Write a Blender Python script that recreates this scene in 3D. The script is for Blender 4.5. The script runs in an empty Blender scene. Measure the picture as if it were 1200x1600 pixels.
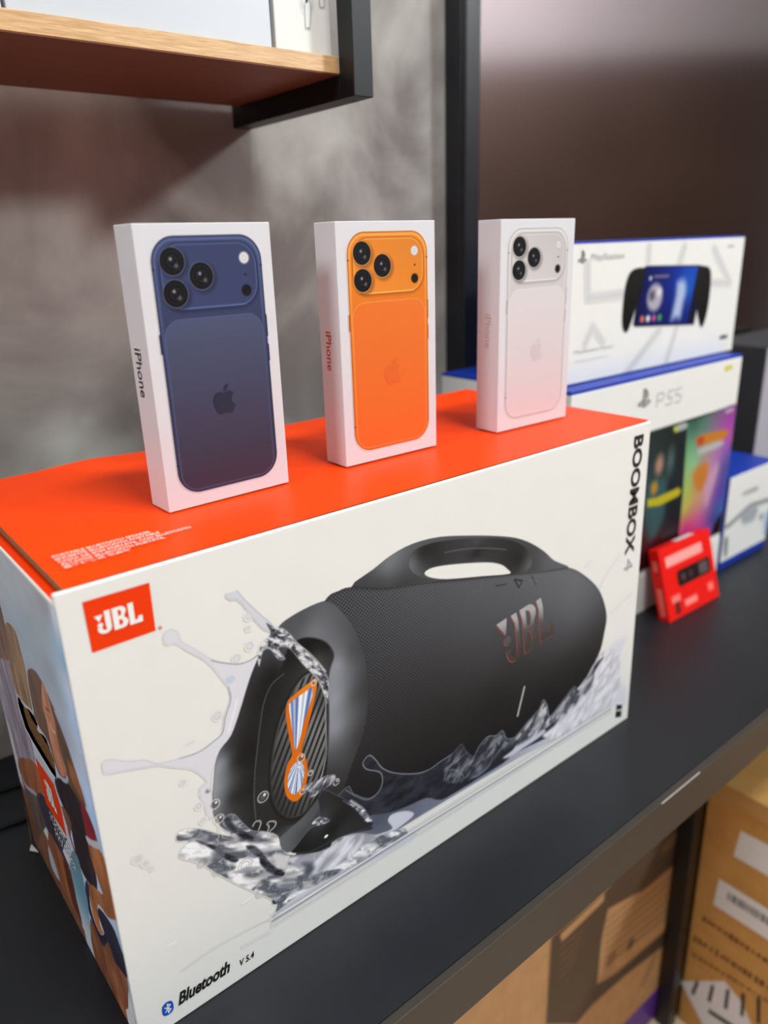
import bpy, bmesh, math, random
import numpy as np
from mathutils import Vector, Matrix

scene = bpy.context.scene
COL = scene.collection
random.seed(4)

# ------------------------------------------------------------------ camera
FPX = 1181.43                                   # focal length in pixels of the 1200x1600 frame
PITCH, ROLL, YAW = 0.342077, -0.032966, 0.673793
CAM = np.array([-0.084589, -0.376120, 0.485309])


def cam_axes():
    f = np.array([math.sin(YAW) * math.cos(PITCH), math.cos(YAW) * math.cos(PITCH), -math.sin(PITCH)])
    rt = np.array([math.cos(YAW), -math.sin(YAW), 0.0])
    up = np.cross(rt, f)
    c, s = math.cos(ROLL), math.sin(ROLL)
    return c * rt + s * up, -s * rt + c * up, f


AX, AY, AZ = cam_axes()
cd = bpy.data.cameras.new('camera')
cam = bpy.data.objects.new('camera', cd)
COL.objects.link(cam)
m = Matrix.Identity(4)
for i in range(3):
    m[i][0], m[i][1], m[i][2], m[i][3] = AX[i], AY[i], -AZ[i], CAM[i]
cam.matrix_world = m
cd.sensor_fit = 'VERTICAL'
cd.sensor_height = 36.0
cd.sensor_width = 27.0
cd.lens = FPX / 1600 * 36.0
cd.clip_start = 0.01
cd.dof.use_dof = True
cd.dof.focus_distance = 0.53
cd.dof.aperture_fstop = 3.9
scene.camera = cam

# ------------------------------------------------------------------ world, lamps, exposure
world = bpy.data.worlds.new('world')
scene.world = world
world.use_nodes = True
world.node_tree.nodes['Background'].inputs[0].default_value = (0.75, 0.8, 0.9, 1)
world.node_tree.nodes['Background'].inputs[1].default_value = 0.25
scene.view_settings.view_transform = 'Standard'
scene.view_settings.look = 'None'
scene.view_settings.exposure = -0.35
scene.view_settings.gamma = 1.0
scene.view_settings.use_curve_mapping = False
try:
    scene.cycles.use_denoising = True
    scene.cycles.max_bounces = 8
    scene.cycles.diffuse_bounces = 4
except Exception:
    pass


def ceiling_or_fill_lamp(loc, target, sx, sy, watts, color):
    ld = bpy.data.lights.new('ceiling_or_fill_lamp', 'AREA')
    ld.shape = 'RECTANGLE'
    ld.size, ld.size_y = sx, sy
    ld.energy = watts
    ld.color = color
    o = bpy.data.objects.new('ceiling_or_fill_lamp', ld)
    COL.objects.link(o)
    o.location = loc
    d = Vector(target) - Vector(loc)
    o.rotation_euler = d.to_track_quat('-Z', 'Y').to_euler()
    o['label'] = 'ceiling lamp of the shop or added fill lamp'
    o['category'] = 'lamp'
    o['group'] = 'ceiling lamps of the shop'
    return o


ceiling_or_fill_lamp((2.88, -3.0, 2.2), (0.3, 0.1, 0.4), 0.5, 0.4, 122, (0.93, 0.99, 1.0))
ceiling_or_fill_lamp((0.32, -0.90, 2.37), (0.32, -0.90, 0.0), 0.6, 0.3, 54, (0.93, 0.99, 1.0))
ceiling_or_fill_lamp((-2.4, -0.3, 1.95), (0.0, 0.0, 0.3), 0.6, 0.6, 42, (0.93, 0.99, 1.0))  # unseen fill lamp, added to brighten the left faces
ceiling_or_fill_lamp((3.2, -2.0, 2.0), (4.6, -3.4, 1.6), 1.2, 0.4, 28, (1.0, 0.97, 1.0))  # unseen lamp, added to brighten the wall mirrored in the television

# ------------------------------------------------------------------ small library


def lin(c):
    c = np.asarray(c, float) / 255.0
    return np.where(c <= 0.04045, c / 12.92, ((c + 0.055) / 1.055) ** 2.4)


def mat(name, rgb, rough=0.5, spec=0.5, var=0.04, scale=40.0, bump=0.0, bscale=200.0, metal=0.0, coat=0.0, stretch=None):
    """principled material with a little procedural colour variation and relief"""
    mt = bpy.data.materials.new(name)
    mt.use_nodes = True
    nt = mt.node_tree
    b = nt.nodes['Principled BSDF']
    b.inputs['Roughness'].default_value = rough
    b.inputs['Specular IOR Level'].default_value = spec
    b.inputs['Metallic'].default_value = metal
    b.inputs['Coat Weight'].default_value = coat
    c = lin(rgb)
    tc = nt.nodes.new('ShaderNodeTexCoord')
    mp = nt.nodes.new('ShaderNodeMapping')
    if stretch:
        mp.inputs['Scale'].default_value = stretch
    nt.links.new(tc.outputs['Object'], mp.inputs['Vector'])
    n = nt.nodes.new('ShaderNodeTexNoise')
    n.inputs['Scale'].default_value = scale
    n.inputs['Detail'].default_value = 4
    nt.links.new(mp.outputs['Vector'], n.inputs['Vector'])
    r = nt.nodes.new('ShaderNodeValToRGB')
    r.color_ramp.elements[0].position = 0.3
    r.color_ramp.elements[1].position = 0.7
    r.color_ramp.elements[0].color = (*(c * (1 - var)), 1)
    r.color_ramp.elements[1].color = (*np.minimum(c * (1 + var), 1), 1)
    nt.links.new(n.outputs['Fac'], r.inputs['Fac'])
    nt.links.new(r.outputs['Color'], b.inputs['Base Color'])
    if bump:
        n2 = nt.nodes.new('ShaderNodeTexNoise')
        n2.inputs['Scale'].default_value = bscale
        nt.links.new(mp.outputs['Vector'], n2.inputs['Vector'])
        bp = nt.nodes.new('ShaderNodeBump')
        bp.inputs['Strength'].default_value = bump
        bp.inputs['Distance'].default_value = 0.002
        nt.links.new(n2.outputs['Fac'], bp.inputs['Height'])
        nt.links.new(bp.outputs['Normal'], b.inputs['Normal'])
    return mt


def print_mat(name, rough=0.4, spec=0.14):
    """ink on card: colours come from the mesh's own print attribute"""
    mt = bpy.data.materials.new(name)
    mt.use_nodes = True
    nt = mt.node_tree
    b = nt.nodes['Principled BSDF']
    b.inputs['Roughness'].default_value = rough
    b.inputs['Specular IOR Level'].default_value = spec
    a = nt.nodes.new('ShaderNodeAttribute')
    a.attribute_name = 'ink'
    nt.links.new(a.outputs['Color'], b.inputs['Base Color'])
    return mt


def empty(name, loc, label, cat, group=None, rz=0.0, rx=0.0):
    o = bpy.data.objects.new(name, None)
    o.empty_display_size = 0.05
    COL.objects.link(o)
    o.location = loc
    o.rotation_euler = (rx, 0, rz)
    o['label'] = label
    o['category'] = cat
    if group:
        o['group'] = group
    return o


def link(name, me, mt, parent=None, label=None):
    o = bpy.data.objects.new(name, me)
    COL.objects.link(o)
    if mt is not None and not me.materials:
        me.materials.append(mt)
    if parent is not None:
        o.parent = parent
    if label:
        o['label'] = label
    return o


def mesh(name, verts, faces, mt, parent=None, label=None):
    me = bpy.data.meshes.new(name)
    me.from_pydata([tuple(map(float, p)) for p in verts], [], faces)
    me.update()
    return link(name, me, mt, parent, label)


def bevelled(name, corners, mt, parent=None, bev=0.0008, seg=2, label=None):
    """closed six-sided solid from 8 corners (bottom 4 ccw, top 4 ccw)"""
    bm = bmesh.new()
    v = [bm.verts.new(c) for c in corners]
    for f in ((3, 2, 1, 0), (4, 5, 6, 7), (0, 1, 5, 4), (1, 2, 6, 5), (2, 3, 7, 6), (3, 0, 4, 7)):
        bm.faces.new([v[i] for i in f])
    if bev:
        bmesh.ops.bevel(bm, geom=bm.edges[:], offset=bev, segments=seg, profile=0.5, affect='EDGES')
    me = bpy.data.meshes.new(name)
    bm.to_mesh(me)
    bm.free()
    return link(name, me, mt, parent, label)


def box(name, x0, x1, y0, y1, z0, z1, mt, parent=None, bev=0.0008, seg=2, label=None):
    return bevelled(name, [(x0, y0, z0), (x1, y0, z0), (x1, y1, z0), (x0, y1, z0),
                           (x0, y0, z1), (x1, y0, z1), (x1, y1, z1), (x0, y1, z1)], mt, parent, bev, seg, label)


def structure(o):
    o['kind'] = 'structure'
    return o


class Frame:
    """a flat face of a thing: origin, u (right), v (up) in the local space of that thing; mm coordinates"""

    def __init__(s, o, u, v):
        s.o, s.u, s.v = np.array(o, float), np.array(u, float), np.array(v, float)
        s.n = np.cross(s.u, s.v)

    def at(s, a, b, off=0.0):
        return s.o + s.u * a * 0.001 + s.v * b * 0.001 + s.n * off * 0.001


class Plane:
    """world plane used to read positions off the photograph: pixel -> mm on the face"""

    def __init__(s, fr, loc=(0, 0, 0), rz=0.0):
        c, q = math.cos(rz), math.sin(rz)
        R = np.array([[c, -q, 0], [q, c, 0], [0, 0, 1]])
        s.o = R @ fr.o + np.array(loc)
        s.u, s.v, s.n = R @ fr.u, R @ fr.v, R @ fr.n

    def mm(s, px, py):
        d = AZ + AX * (px - 600) / FPX - AY * (py - 800) / FPX
        t = ((s.o - CAM) @ s.n) / (d @ s.n)
        q = CAM + t * d - s.o
        return (q @ s.u) * 1000, (q @ s.v) * 1000

    def crop(s, ox, oy, sc):
        return lambda *pts: [s.mm(ox + x / sc, oy + y / sc) for x, y in pts]


def loops_mesh(name, loops, fr, mt, parent, off=0.3, label=None):
    """flat filled outlines (with holes) printed on a face"""
    cu = bpy.data.curves.new(name, 'CURVE')
    cu.dimensions = '2D'
    cu.fill_mode = 'BOTH'
    for lp in loops:
        sp = cu.splines.new('POLY')
        sp.points.add(len(lp) - 1)
        for k, (x, y) in enumerate(lp):
            sp.points[k].co = (x, y, 0, 1)
        sp.use_cyclic_u = True
    tmp = bpy.data.objects.new('tmp', cu)
    COL.objects.link(tmp)
    me = bpy.data.meshes.new_from_object(tmp.evaluated_get(bpy.context.evaluated_depsgraph_get()))
    bpy.data.objects.remove(tmp)
    bpy.data.curves.remove(cu)
    return place_flat(name, me, fr, mt, parent, off, label)


def place_flat(name, me, fr, mt, parent, off, label=None):
    bm = bmesh.new()
    bm.from_mesh(me)
    for v in bm.verts:
        v.co = Vector(fr.at(v.co.x, v.co.y, off))
    bm.normal_update()
    for f in bm.faces:
        if f.normal.dot(Vector(fr.n)) < 0:
            f.normal_flip()
    me2 = bpy.data.meshes.new(name)
    bm.to_mesh(me2)
    bm.free()
    return link(name, me2, mt, parent, label)


def text(body, fr, corners, mt, parent, bold=0.0, name='lettering', off=0.35, label=None):
    """one line of lettering stretched into a parallelogram: corners = lower-left, lower-right, upper-left (mm)"""
    cu = bpy.data.curves.new('t', 'FONT')
    cu.body = body
    cu.size = 1.0
    cu.offset = bold
    cu.resolution_u = 4
    tmp = bpy.data.objects.new('tmp', cu)
    COL.objects.link(tmp)
    me = bpy.data.meshes.new_from_object(tmp.evaluated_get(bpy.context.evaluated_depsgraph_get()))
    bpy.data.objects.remove(tmp)
    bpy.data.curves.remove(cu)
    co = np.array([v.co[:] for v in me.vertices])
    lo, hi = co.min(0), co.max(0)
    a, b, c = [np.array(p, float) for p in corners]
    for v in me.vertices:
        s = (v.co.x - lo[0]) / (hi[0] - lo[0])
        t = (v.co.y - lo[1]) / (hi[1] - lo[1])
        q = a + (b - a) * s + (c - a) * t
        v.co = (q[0], q[1], 0)
    return place_flat(name, me, fr, mt, parent, off, label)


def smooth_loop(pts, n=6):
    """closed Catmull-Rom through the points"""
    P = np.array(pts, float)
    N = len(P)
    out = []
    for i in range(N):
        p0, p1, p2, p3 = P[i - 1], P[i], P[(i + 1) % N], P[(i + 2) % N]
        for k in range(n):
            t = k / n
            out.append(0.5 * ((2 * p1) + (-p0 + p2) * t + (2 * p0 - 5 * p1 + 4 * p2 - p3) * t * t + (-p0 + 3 * p1 - 3 * p2 + p3) * t ** 3))
    return out


def vnoise(x, y, seed=0):
    rng = np.random.RandomState(seed)
    T = rng.rand(256, 256)
    xi, yi = np.floor(x).astype(int), np.floor(y).astype(int)
    fx, fy = x - xi, y - yi
    fx, fy = fx * fx * (3 - 2 * fx), fy * fy * (3 - 2 * fy)
    g = lambda i, j: T[(xi + i) & 255, (yi + j) & 255]
    return (g(0, 0) * (1 - fx) + g(1, 0) * fx) * (1 - fy) + (g(0, 1) * (1 - fx) + g(1, 1) * fx) * fy


def fbm(x, y, seed=0, octv=3):
    s, a, tot = 0, 1.0, 0
    for k in range(octv):
        s = s + a * vnoise(x * 2 ** k + 17 * k, y * 2 ** k, seed + k)
        tot += a
        a *= 0.5
    return s / tot


class Print:
    """a printed picture: a fine grid of ink dots on a face, built up shape by shape in mm"""

    def __init__(s, u0, u1, v0, v1, du, dv, base):
        s.nu, s.nv = int(round((u1 - u0) / du)) + 1, int(round((v1 - v0) / dv)) + 1
        s.X, s.Y = np.meshgrid(np.linspace(u0, u1, s.nu), np.linspace(v0, v1, s.nv))
        s.du, s.dv, s.u0, s.v0 = (u1 - u0) / (s.nu - 1), (v1 - v0) / (s.nv - 1), u0, v0
        s.C = np.zeros(s.X.shape + (3,)) + np.array(base, float)
        s.M = np.zeros(s.X.shape)
        s.hole = np.zeros(s.X.shape, bool)

    def region(s, pts, pad):
        P = np.array(pts)
        a, b = P.min(0) - pad, P.max(0) + pad
        i0, i1 = max(0, int((a[0] - s.u0) / s.du)), min(s.nu, int((b[0] - s.u0) / s.du) + 2)
        j0, j1 = max(0, int((a[1] - s.v0) / s.dv)), min(s.nv, int((b[1] - s.v0) / s.dv) + 2)
        return (slice(j0, max(j0, j1)), slice(i0, max(i0, i1)))

    def sdf(s, pts, sl, closed=True):
        X, Y = s.X[sl].astype(np.float32), s.Y[sl].astype(np.float32)
        d = np.full(X.shape, 1e9, np.float32)
        ins = np.zeros(X.shape, bool)
        P = np.array(pts, np.float32)
        N = len(P)
        for i in range(N if closed else N - 1):
            x0, y0 = P[i]
            x1, y1 = P[(i + 1) % N]
            ex, ey = x1 - x0, y1 - y0
            L = ex * ex + ey * ey
            if L < 1e-10:
                continue
            t = np.clip(((X - x0) * ex + (Y - y0) * ey) / L, 0, 1)
            d = np.minimum(d, (X - x0 - t * ex) ** 2 + (Y - y0 - t * ey) ** 2)
            if closed and abs(ey) > 1e-9:
                ins ^= ((y0 > Y) != (y1 > Y)) & (X < (Y - y0) * ex / ey + x0)
        d = np.sqrt(d)
        return np.where(ins, -d, d) if closed else d

    def put(s, sl, a, col):
        a = np.clip(a, 0, 1)[..., None]
        s.C[sl] = s.C[sl] * (1 - a) + np.asarray(col, float) * a
        s.M[sl] = np.maximum(s.M[sl], a[..., 0])

    def poly(s, pts, col, soft=0.35, alpha=1.0, smooth=4, edge=None, ew=0.8, ea=1.0):
        """col: rgb, or a function (X, Y, depth inside) -> rgb"""
        if smooth:
            pts = smooth_loop(pts, smooth)
        sl = s.region(pts, soft + ew + 1)
        if s.X[sl].size == 0:
            return
        d = s.sdf(pts, sl)
        c = col(s.X[sl], s.Y[sl], -d) if callable(col) else col
        s.put(sl, (0.5 - d / (2 * soft)) * alpha, c)
        if edge is not None:
            s.put(sl, np.clip(1 - np.abs(d) / ew, 0, 1) * ea, edge)

    def line(s, pts, w, col, soft=0.35, alpha=1.0, smooth=True):
        if smooth and len(pts) > 2:
            q = [2 * np.array(pts[0]) - np.array(pts[1])] + [np.array(p) for p in pts] + [2 * np.array(pts[-1]) - np.array(pts[-2])]
            out = []
            for i in range(1, len(q) - 2):
                p0, p1, p2, p3 = q[i - 1], q[i], q[i + 1], q[i + 2]
                for k in range(5):
                    t = k / 5
                    out.append(0.5 * ((2 * p1) + (-p0 + p2) * t + (2 * p0 - 5 * p1 + 4 * p2 - p3) * t * t + (-p0 + 3 * p1 - 3 * p2 + p3) * t ** 3))
            pts = out + [q[-2]]
        sl = s.region(pts, w + soft + 0.5)
        if s.X[sl].size == 0:
            return
        d = s.sdf(pts, sl, False) - w / 2
        s.put(sl, (0.5 - d / (2 * soft)) * alpha, col)

    def disc(s, c, r, col, soft=0.35, alpha=1.0, ry=None, rot=0.0):
        sl = s.region([c], max(r, ry or r) + soft + 1)
        if s.X[sl].size == 0:
            return
        dx, dy = s.X[sl] - c[0], s.Y[sl] - c[1]
        cr, sr = math.cos(rot), math.sin(rot)
        dx, dy = dx * cr + dy * sr, -dx * sr + dy * cr
        d = np.sqrt(dx ** 2 + (dy * r / (ry or r)) ** 2) - r
        s.put(sl, (0.5 - d / (2 * soft)) * alpha, col(s.X[sl], s.Y[sl], -d) if callable(col) else col)

    def ring(s, c, r, w, col, soft=0.3, alpha=1.0):
        sl = s.region([c], r + w + soft + 1)
        if s.X[sl].size == 0:
            return
        d = np.abs(np.hypot(s.X[sl] - c[0], s.Y[sl] - c[1]) - r) - w / 2
        s.put(sl, (0.5 - d / (2 * soft)) * alpha, col)

    def rrect(s, x0, x1, y0, y1, r, col, soft=0.35, alpha=1.0, outline=None, ow=0.5, oa=1.0):
        sl = s.region([(x0, y0), (x1, y1)], soft + 2)
        cx, cy, hx, hy = (x0 + x1) / 2, (y0 + y1) / 2, (x1 - x0) / 2, (y1 - y0) / 2
        qx, qy = np.abs(s.X[sl] - cx) - hx + r, np.abs(s.Y[sl] - cy) - hy + r
        d = np.hypot(np.maximum(qx, 0), np.maximum(qy, 0)) + np.minimum(np.maximum(qx, qy), 0) - r
        if col is not None:
            s.put(sl, (0.5 - d / (2 * soft)) * alpha, col(s.X[sl], s.Y[sl], -d) if callable(col) else col)
        if outline is not None:
            s.put(sl, (0.5 - (np.abs(d) - ow / 2) / (2 * soft)) * oa, outline)

    def build(s, name, fr, mt, parent, off=0.2, gain=1.0, keep_all=False, label=None):
        nu, nv = s.nu, s.nv
        co = fr.o + s.X[..., None] * fr.u * 0.001 + s.Y[..., None] * fr.v * 0.001 + fr.n * off * 0.001
        idx = np.arange(nu * nv).reshape(nv, nu)
        q = np.stack([idx[:-1, :-1], idx[:-1, 1:], idx[1:, 1:], idx[1:, :-1]], -1).reshape(-1, 4)
        ok = np.ones(len(q), bool)
        if not keep_all:
            ok &= s.M.ravel()[q].max(1) > 0.004
        ok &= ~s.hole.ravel()[q].any(1)
        q = q[ok]
        used = np.zeros(nu * nv, bool)
        used[q.ravel()] = True
        remap = np.cumsum(used) - 1
        q = remap[q]
        V = co.reshape(-1, 3)[used].astype(np.float32)
        C = lin(np.clip(s.C.reshape(-1, 3)[used], 0, 255)) * gain
        me = bpy.data.meshes.new(name)
        me.vertices.add(len(V))
        me.vertices.foreach_set('co', V.ravel())
        me.loops.add(q.size)
        me.loops.foreach_set('vertex_index', q.ravel().astype(np.int32))
        me.polygons.add(len(q))
        me.polygons.foreach_set('loop_start', (np.arange(len(q)) * 4).astype(np.int32))
        me.update(calc_edges=True)
        at = me.color_attributes.new('ink', 'FLOAT_COLOR', 'POINT')
        rgba = np.ones((len(V), 4), np.float32)
        rgba[:, :3] = np.minimum(C, 1.0)
        at.data.foreach_set('color', rgba.ravel())
        return link(name, me, mt, parent, label)


def idw(ctrl, power=2.0):
    """smooth colour field through control points [((x, y), rgb), ...] (linear radial basis)"""
    P = np.array([c[0] for c in ctrl], float)
    K = np.array([c[1] if hasattr(c[1], '__len__') else (c[1],) * 3 for c in ctrl], float)
    n = len(P)
    r = np.hypot(P[:, None, 0] - P[None, :, 0], P[:, None, 1] - P[None, :, 1])
    A = np.zeros((n + 1, n + 1))
    A[:n, :n] = np.sqrt(r * r + 9.0)
    A[:n, n] = A[n, :n] = 1
    W = np.linalg.lstsq(A, np.vstack([K, np.zeros((1, 3))]), rcond=None)[0]
    lo_k, hi_k = K.min(0) * 0.85, np.minimum(K.max(0) * 1.08, 250)

    def f(X, Y, d):
        S = np.zeros(X.shape + (3,)) + W[n]
        for p, w in zip(P, W[:n]):
            S += np.sqrt((X - p[0]) ** 2 + (Y - p[1]) ** 2 + 9.0)[..., None] * w
        return np.clip(S, lo_k, hi_k)
    return f


def svg_loops(d, n=6):
    """small SVG path reader (M m L l H h V v C c S s Z z) -> list of loops, y up"""
    import re
    tk = re.findall(r'[MmLlHhVvCcSsZz]|-?\d*\.?\d+', d)
    i, cur, start, loops, lp, cmd, last = 0, np.zeros(2), np.zeros(2), [], [], None, None
    num = lambda: float(tk[i])
    while i < len(tk):
        if tk[i].isalpha():
            cmd = tk[i]
            i += 1
            if cmd in 'Zz':
                loops.append(lp)
                lp = []
                cur = start.copy()
                continue
        rel = cmd.islower()
        k = cmd.lower()

        def pt(j):
            p = np.array([float(tk[j]), float(tk[j + 1])])
            return p + cur if rel else p
        if k == 'm':
            cur = pt(i); i += 2
            if lp:
                loops.append(lp)
            lp = [cur.copy()]
            start = cur.copy()
            cmd = 'l' if rel else 'L'
            last = None
        elif k == 'l':
            cur = pt(i); i += 2
            lp.append(cur.copy()); last = None
        elif k == 'h':
            x = float(tk[i]); i += 1
            cur = np.array([cur[0] + x if rel else x, cur[1]]); lp.append(cur.copy()); last = None
        elif k == 'v':
            y = float(tk[i]); i += 1
            cur = np.array([cur[0], cur[1] + y if rel else y]); lp.append(cur.copy()); last = None
        else:
            if k == 'c':
                c1, c2, e = pt(i), pt(i + 2), pt(i + 4); i += 6
            else:
                c1 = 2 * cur - last if last is not None else cur
                c2, e = pt(i), pt(i + 2); i += 4
            for q in range(1, n + 1):
                t = q / n
                lp.append((1 - t) ** 3 * cur + 3 * (1 - t) ** 2 * t * c1 + 3 * (1 - t) * t * t * c2 + t ** 3 * e)
            last, cur = c2, e
    if lp:
        loops.append(lp)
    return [[(float(p[0]), 24 - float(p[1])) for p in L] for L in loops]


def fit(loops, x0, x1, y0, y1):
    A = np.array([p for L in loops for p in L])
    lo, hi = A.min(0), A.max(0)
    return [[(x0 + (p[0] - lo[0]) / (hi[0] - lo[0]) * (x1 - x0), y0 + (p[1] - lo[1]) / (hi[1] - lo[1]) * (y1 - y0)) for p in L] for L in loops]


FRUIT = svg_loops('M18.71 19.5c-.83 1.24-1.71 2.45-3.05 2.47-1.34.03-1.77-.79-3.29-.79-1.53 0-2 .77-3.27.82-1.31.05-2.3-1.32-3.14-2.53C4.25 17 2.94 12.45 4.7 9.39c.87-1.52 2.43-2.48 4.12-2.51 1.28-.02 2.5.87 3.29.87.78 0 2.26-1.07 3.81-.91.65.03 2.47.26 3.64 1.98-.09.06-2.17 1.28-2.15 3.81.03 3.02 2.65 4.03 2.68 4.04-.03.07-.42 1.44-1.38 2.83zM13 3.5c.73-.83 1.94-1.46 2.94-1.5.13 1.17-.34 2.35-1.04 3.19-.69.85-1.83 1.51-2.95 1.42-.15-1.15.41-2.35 1.05-3.11z')
PSMARK = svg_loops('M8.984 2.596v17.547l3.915 1.261V6.688c0-.69.304-1.151.794-.991.636.18.76.814.76 1.505v5.875c2.441 1.193 4.362-.002 4.362-3.152 0-3.237-1.126-4.675-4.438-5.827-1.307-.448-3.728-1.186-5.39-1.502zM13.65 18.86l6.296-2.275c.715-.258.826-.625.246-.818-.586-.192-1.637-.139-2.357.123l-4.205 1.5V14.98l.24-.085s1.201-.42 2.913-.615c1.696-.18 3.785.03 5.437.661 1.848.601 2.04 1.472 1.576 2.072-.465.6-1.622 1.036-1.622 1.036l-8.544 3.107zM1.807 18.6c-1.9-.545-2.214-1.668-1.352-2.32.801-.586 2.16-1.052 2.16-1.052l5.615-2.013v2.313L4.205 17c-.705.271-.825.632-.239.826.586.195 1.637.15 2.343-.12L8.247 17v2.074c-.12.03-.256.044-.39.073-1.939.331-3.996.196-6.038-.479z')


def arc(cx, cy, rx, ry, a0, a1, n=8):
    return [(cx + rx * math.cos(math.radians(a0 + (a1 - a0) * k / n)), cy + ry * math.sin(math.radians(a0 + (a1 - a0) * k / n))) for k in range(n + 1)]


# the three-letter emblem with the exclamation mark, in a unit box about 1.55 x 1
EMBLEM = [
    [(0.0, 0.86), (0.30, 0.86), (0.15, 0.56)],
    arc(0.17, 0.42, 0.10, 0.095, 0, 345, 14),
    [(0.36, 0.98), (0.56, 0.98), (0.56, 0.26)] + arc(0.31, 0.24, 0.25, 0.24, 0, -180, 12) + [(0.06, 0.32), (0.23, 0.32)] + arc(0.31, 0.24, 0.08, 0.09, 180, 360, 8) + [(0.36, 0.26)],
    [(0.63, 0.0), (0.92, 0.0)] + arc(0.92, 0.24, 0.24, 0.24, -90, 50, 8) + [(1.02, 0.49)] + arc(0.90, 0.76, 0.22, 0.22, -35, 90, 8) + [(0.63, 0.98)],
    [(0.83, 0.15), (0.90, 0.15)] + arc(0.90, 0.27, 0.07, 0.12, -90, 90, 6) + [(0.83, 0.42)],
    [(0.83, 0.57), (0.89, 0.57)] + arc(0.89, 0.70, 0.06, 0.13, -90, 90, 6) + [(0.83, 0.84)],
    [(1.20, 0.0), (1.68, 0.0), (1.68, 0.30), (1.52, 0.30), (1.52, 0.20), (1.40, 0.14), (1.40, 0.98), (1.20, 0.98)],
]


# the tall, thin-stroked version pressed on the speaker
THIN = [
    [(0.0, 0.86), (0.30, 0.90), (0.23, 0.58)],
    arc(0.27, 0.46, 0.10, 0.085, 0, 345, 14),
    [(0.42, 0.90), (0.58, 0.92), (0.62, 0.75), (0.62, 0.20)] + arc(0.42, 0.20, 0.20, 0.20, 0, -180, 12) + [(0.22, 0.26), (0.33, 0.27)] + arc(0.43, 0.20, 0.10, 0.12, 180, 360, 8) + [(0.52, 0.72)],
    [(0.74, 0.04), (0.92, 0.06)] + arc(0.92, 0.26, 0.20, 0.20, -90, 50, 8) + [(1.05, 0.52)] + arc(0.94, 0.78, 0.22, 0.18, -35, 90, 8) + [(0.68, 0.93), (0.74, 0.72)],
    [(0.86, 0.13), (0.91, 0.14)] + arc(0.91, 0.30, 0.08, 0.16, -90, 90, 6) + [(0.86, 0.47)],
    [(0.86, 0.56), (0.92, 0.56)] + arc(0.92, 0.71, 0.08, 0.15, -90, 90, 6) + [(0.85, 0.87)],
    [(1.24, 0.10), (1.66, 0.14), (1.68, 0.42), (1.57, 0.40), (1.54, 0.24), (1.38, 0.20), (1.38, 0.80), (1.34, 0.98), (1.19, 0.96), (1.25, 0.78)],
]


def emblem_at(a, b, c, shape=None):
    """map the emblem box to lower-left, lower-right, upper-left"""
    a, b, c = [np.array(p, float) for p in (a, b, c)]
    return [[tuple(a + (b - a) * x / 1.68 + (c - a) * y / 0.98) for x, y in L] for L in (shape or EMBLEM)]


# ------------------------------------------------------------------ materials
M = {}
M['plaster'] = mat('grey_plaster', (150, 147, 142), 0.7, 0.3, 0.16, 3.0, 0.15, 60)
M['plain'] = mat('pale_paint', (226, 224, 228), 0.7, 0.3, 0.03, 3.0)
M['brown_panel'] = mat('brown_cladding', (106, 84, 72), 0.6, 0.3, 0.2, 2.0)
M['floor'] = mat('beige_floor', (205, 180, 155), 0.5, 0.4, 0.08, 6.0)
M['table'] = mat('black_laminate', (25, 27, 32), 0.42, 0.45, 0.12, 25.0, 0.05, 900)
M['table_edge'] = mat('dark_edge_band', (58, 51, 45), 0.5, 0.4, 0.05, 30.0)
M['steel'] = mat('black_steel', (14, 14, 16), 0.35, 0.5, 0.1, 60.0)
M['frame'] = mat('black_powder_coat', (13, 13, 16), 0.45, 0.3, 0.1, 80.0)
M['card'] = mat('white_card', (228, 228, 225), 0.45, 0.14, 0.01, 30.0)
M['gloss_white'] = mat('gloss_white_card', (211, 212, 217), 0.35, 0.25, 0.01, 30.0)
M['orange'] = mat('orange_card', (255, 68, 0), 0.42, 0.17, 0.02, 25.0, 0.06, 30)
M['red_orange'] = mat('orange_red_ink', (234, 56, 0), 0.45, 0.2, 0.01, 30.0)
M['kraft'] = mat('kraft_board', (190, 148, 104), 0.8, 0.2, 0.08, 40.0, 0.1, 200)
M['corrug'] = mat('brown_corrugated_board', (110, 78, 48), 0.9, 0.1, 0.45, 400.0, 0.5, 500)
M['cutedge'] = mat('board_cut_edge', (140, 105, 75), 0.9, 0.1, 0.3, 500.0)
M['ink'] = mat('black_ink', (22, 22, 24), 0.4, 0.4, 0.05, 60.0)
M['grey_ink'] = mat('grey_ink', (165, 167, 168), 0.4, 0.4, 0.03, 60.0)
M['soft_ink'] = mat('soft_grey_ink', (212, 213, 212), 0.4, 0.4, 0.02, 60.0)
M['white_ink'] = mat('white_ink', (240, 238, 235), 0.4, 0.4, 0.01, 60.0)
M['blue'] = mat('blue_card', (20, 54, 160), 0.4, 0.25, 0.05, 30.0)
M['bt_blue'] = mat('blue_ink', (0, 80, 190), 0.4, 0.4, 0.02, 30.0)
M['shelf_white'] = mat('cool_white_card', (200, 206, 214), 0.35, 0.3, 0.01)
M['red'] = mat('red_card', (232, 24, 16), 0.45, 0.14, 0.03, 30.0)
M['lilac'] = mat('lilac_grey_board', (176, 172, 182), 0.5, 0.4, 0.03, 20.0)
M['purple'] = mat('purple_tape', (92, 48, 150), 0.4, 0.4, 0.05, 30.0)
M['yellow_ink'] = mat('yellow_ink', (215, 205, 60), 0.4, 0.4, 0.03, 60.0)
M['bezel'] = mat('black_bezel', (24, 26, 32), 0.3, 0.5, 0.05, 30.0)
M['screen'] = mat('dark_glass', (168, 160, 160), 0.14, 0.5, 0.02, 5.0, metal=1.0)
M['cable'] = mat('black_cable', (14, 14, 15), 0.4, 0.3, 0.05, 60.0)
M['print'] = print_mat('printed_ink')
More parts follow.
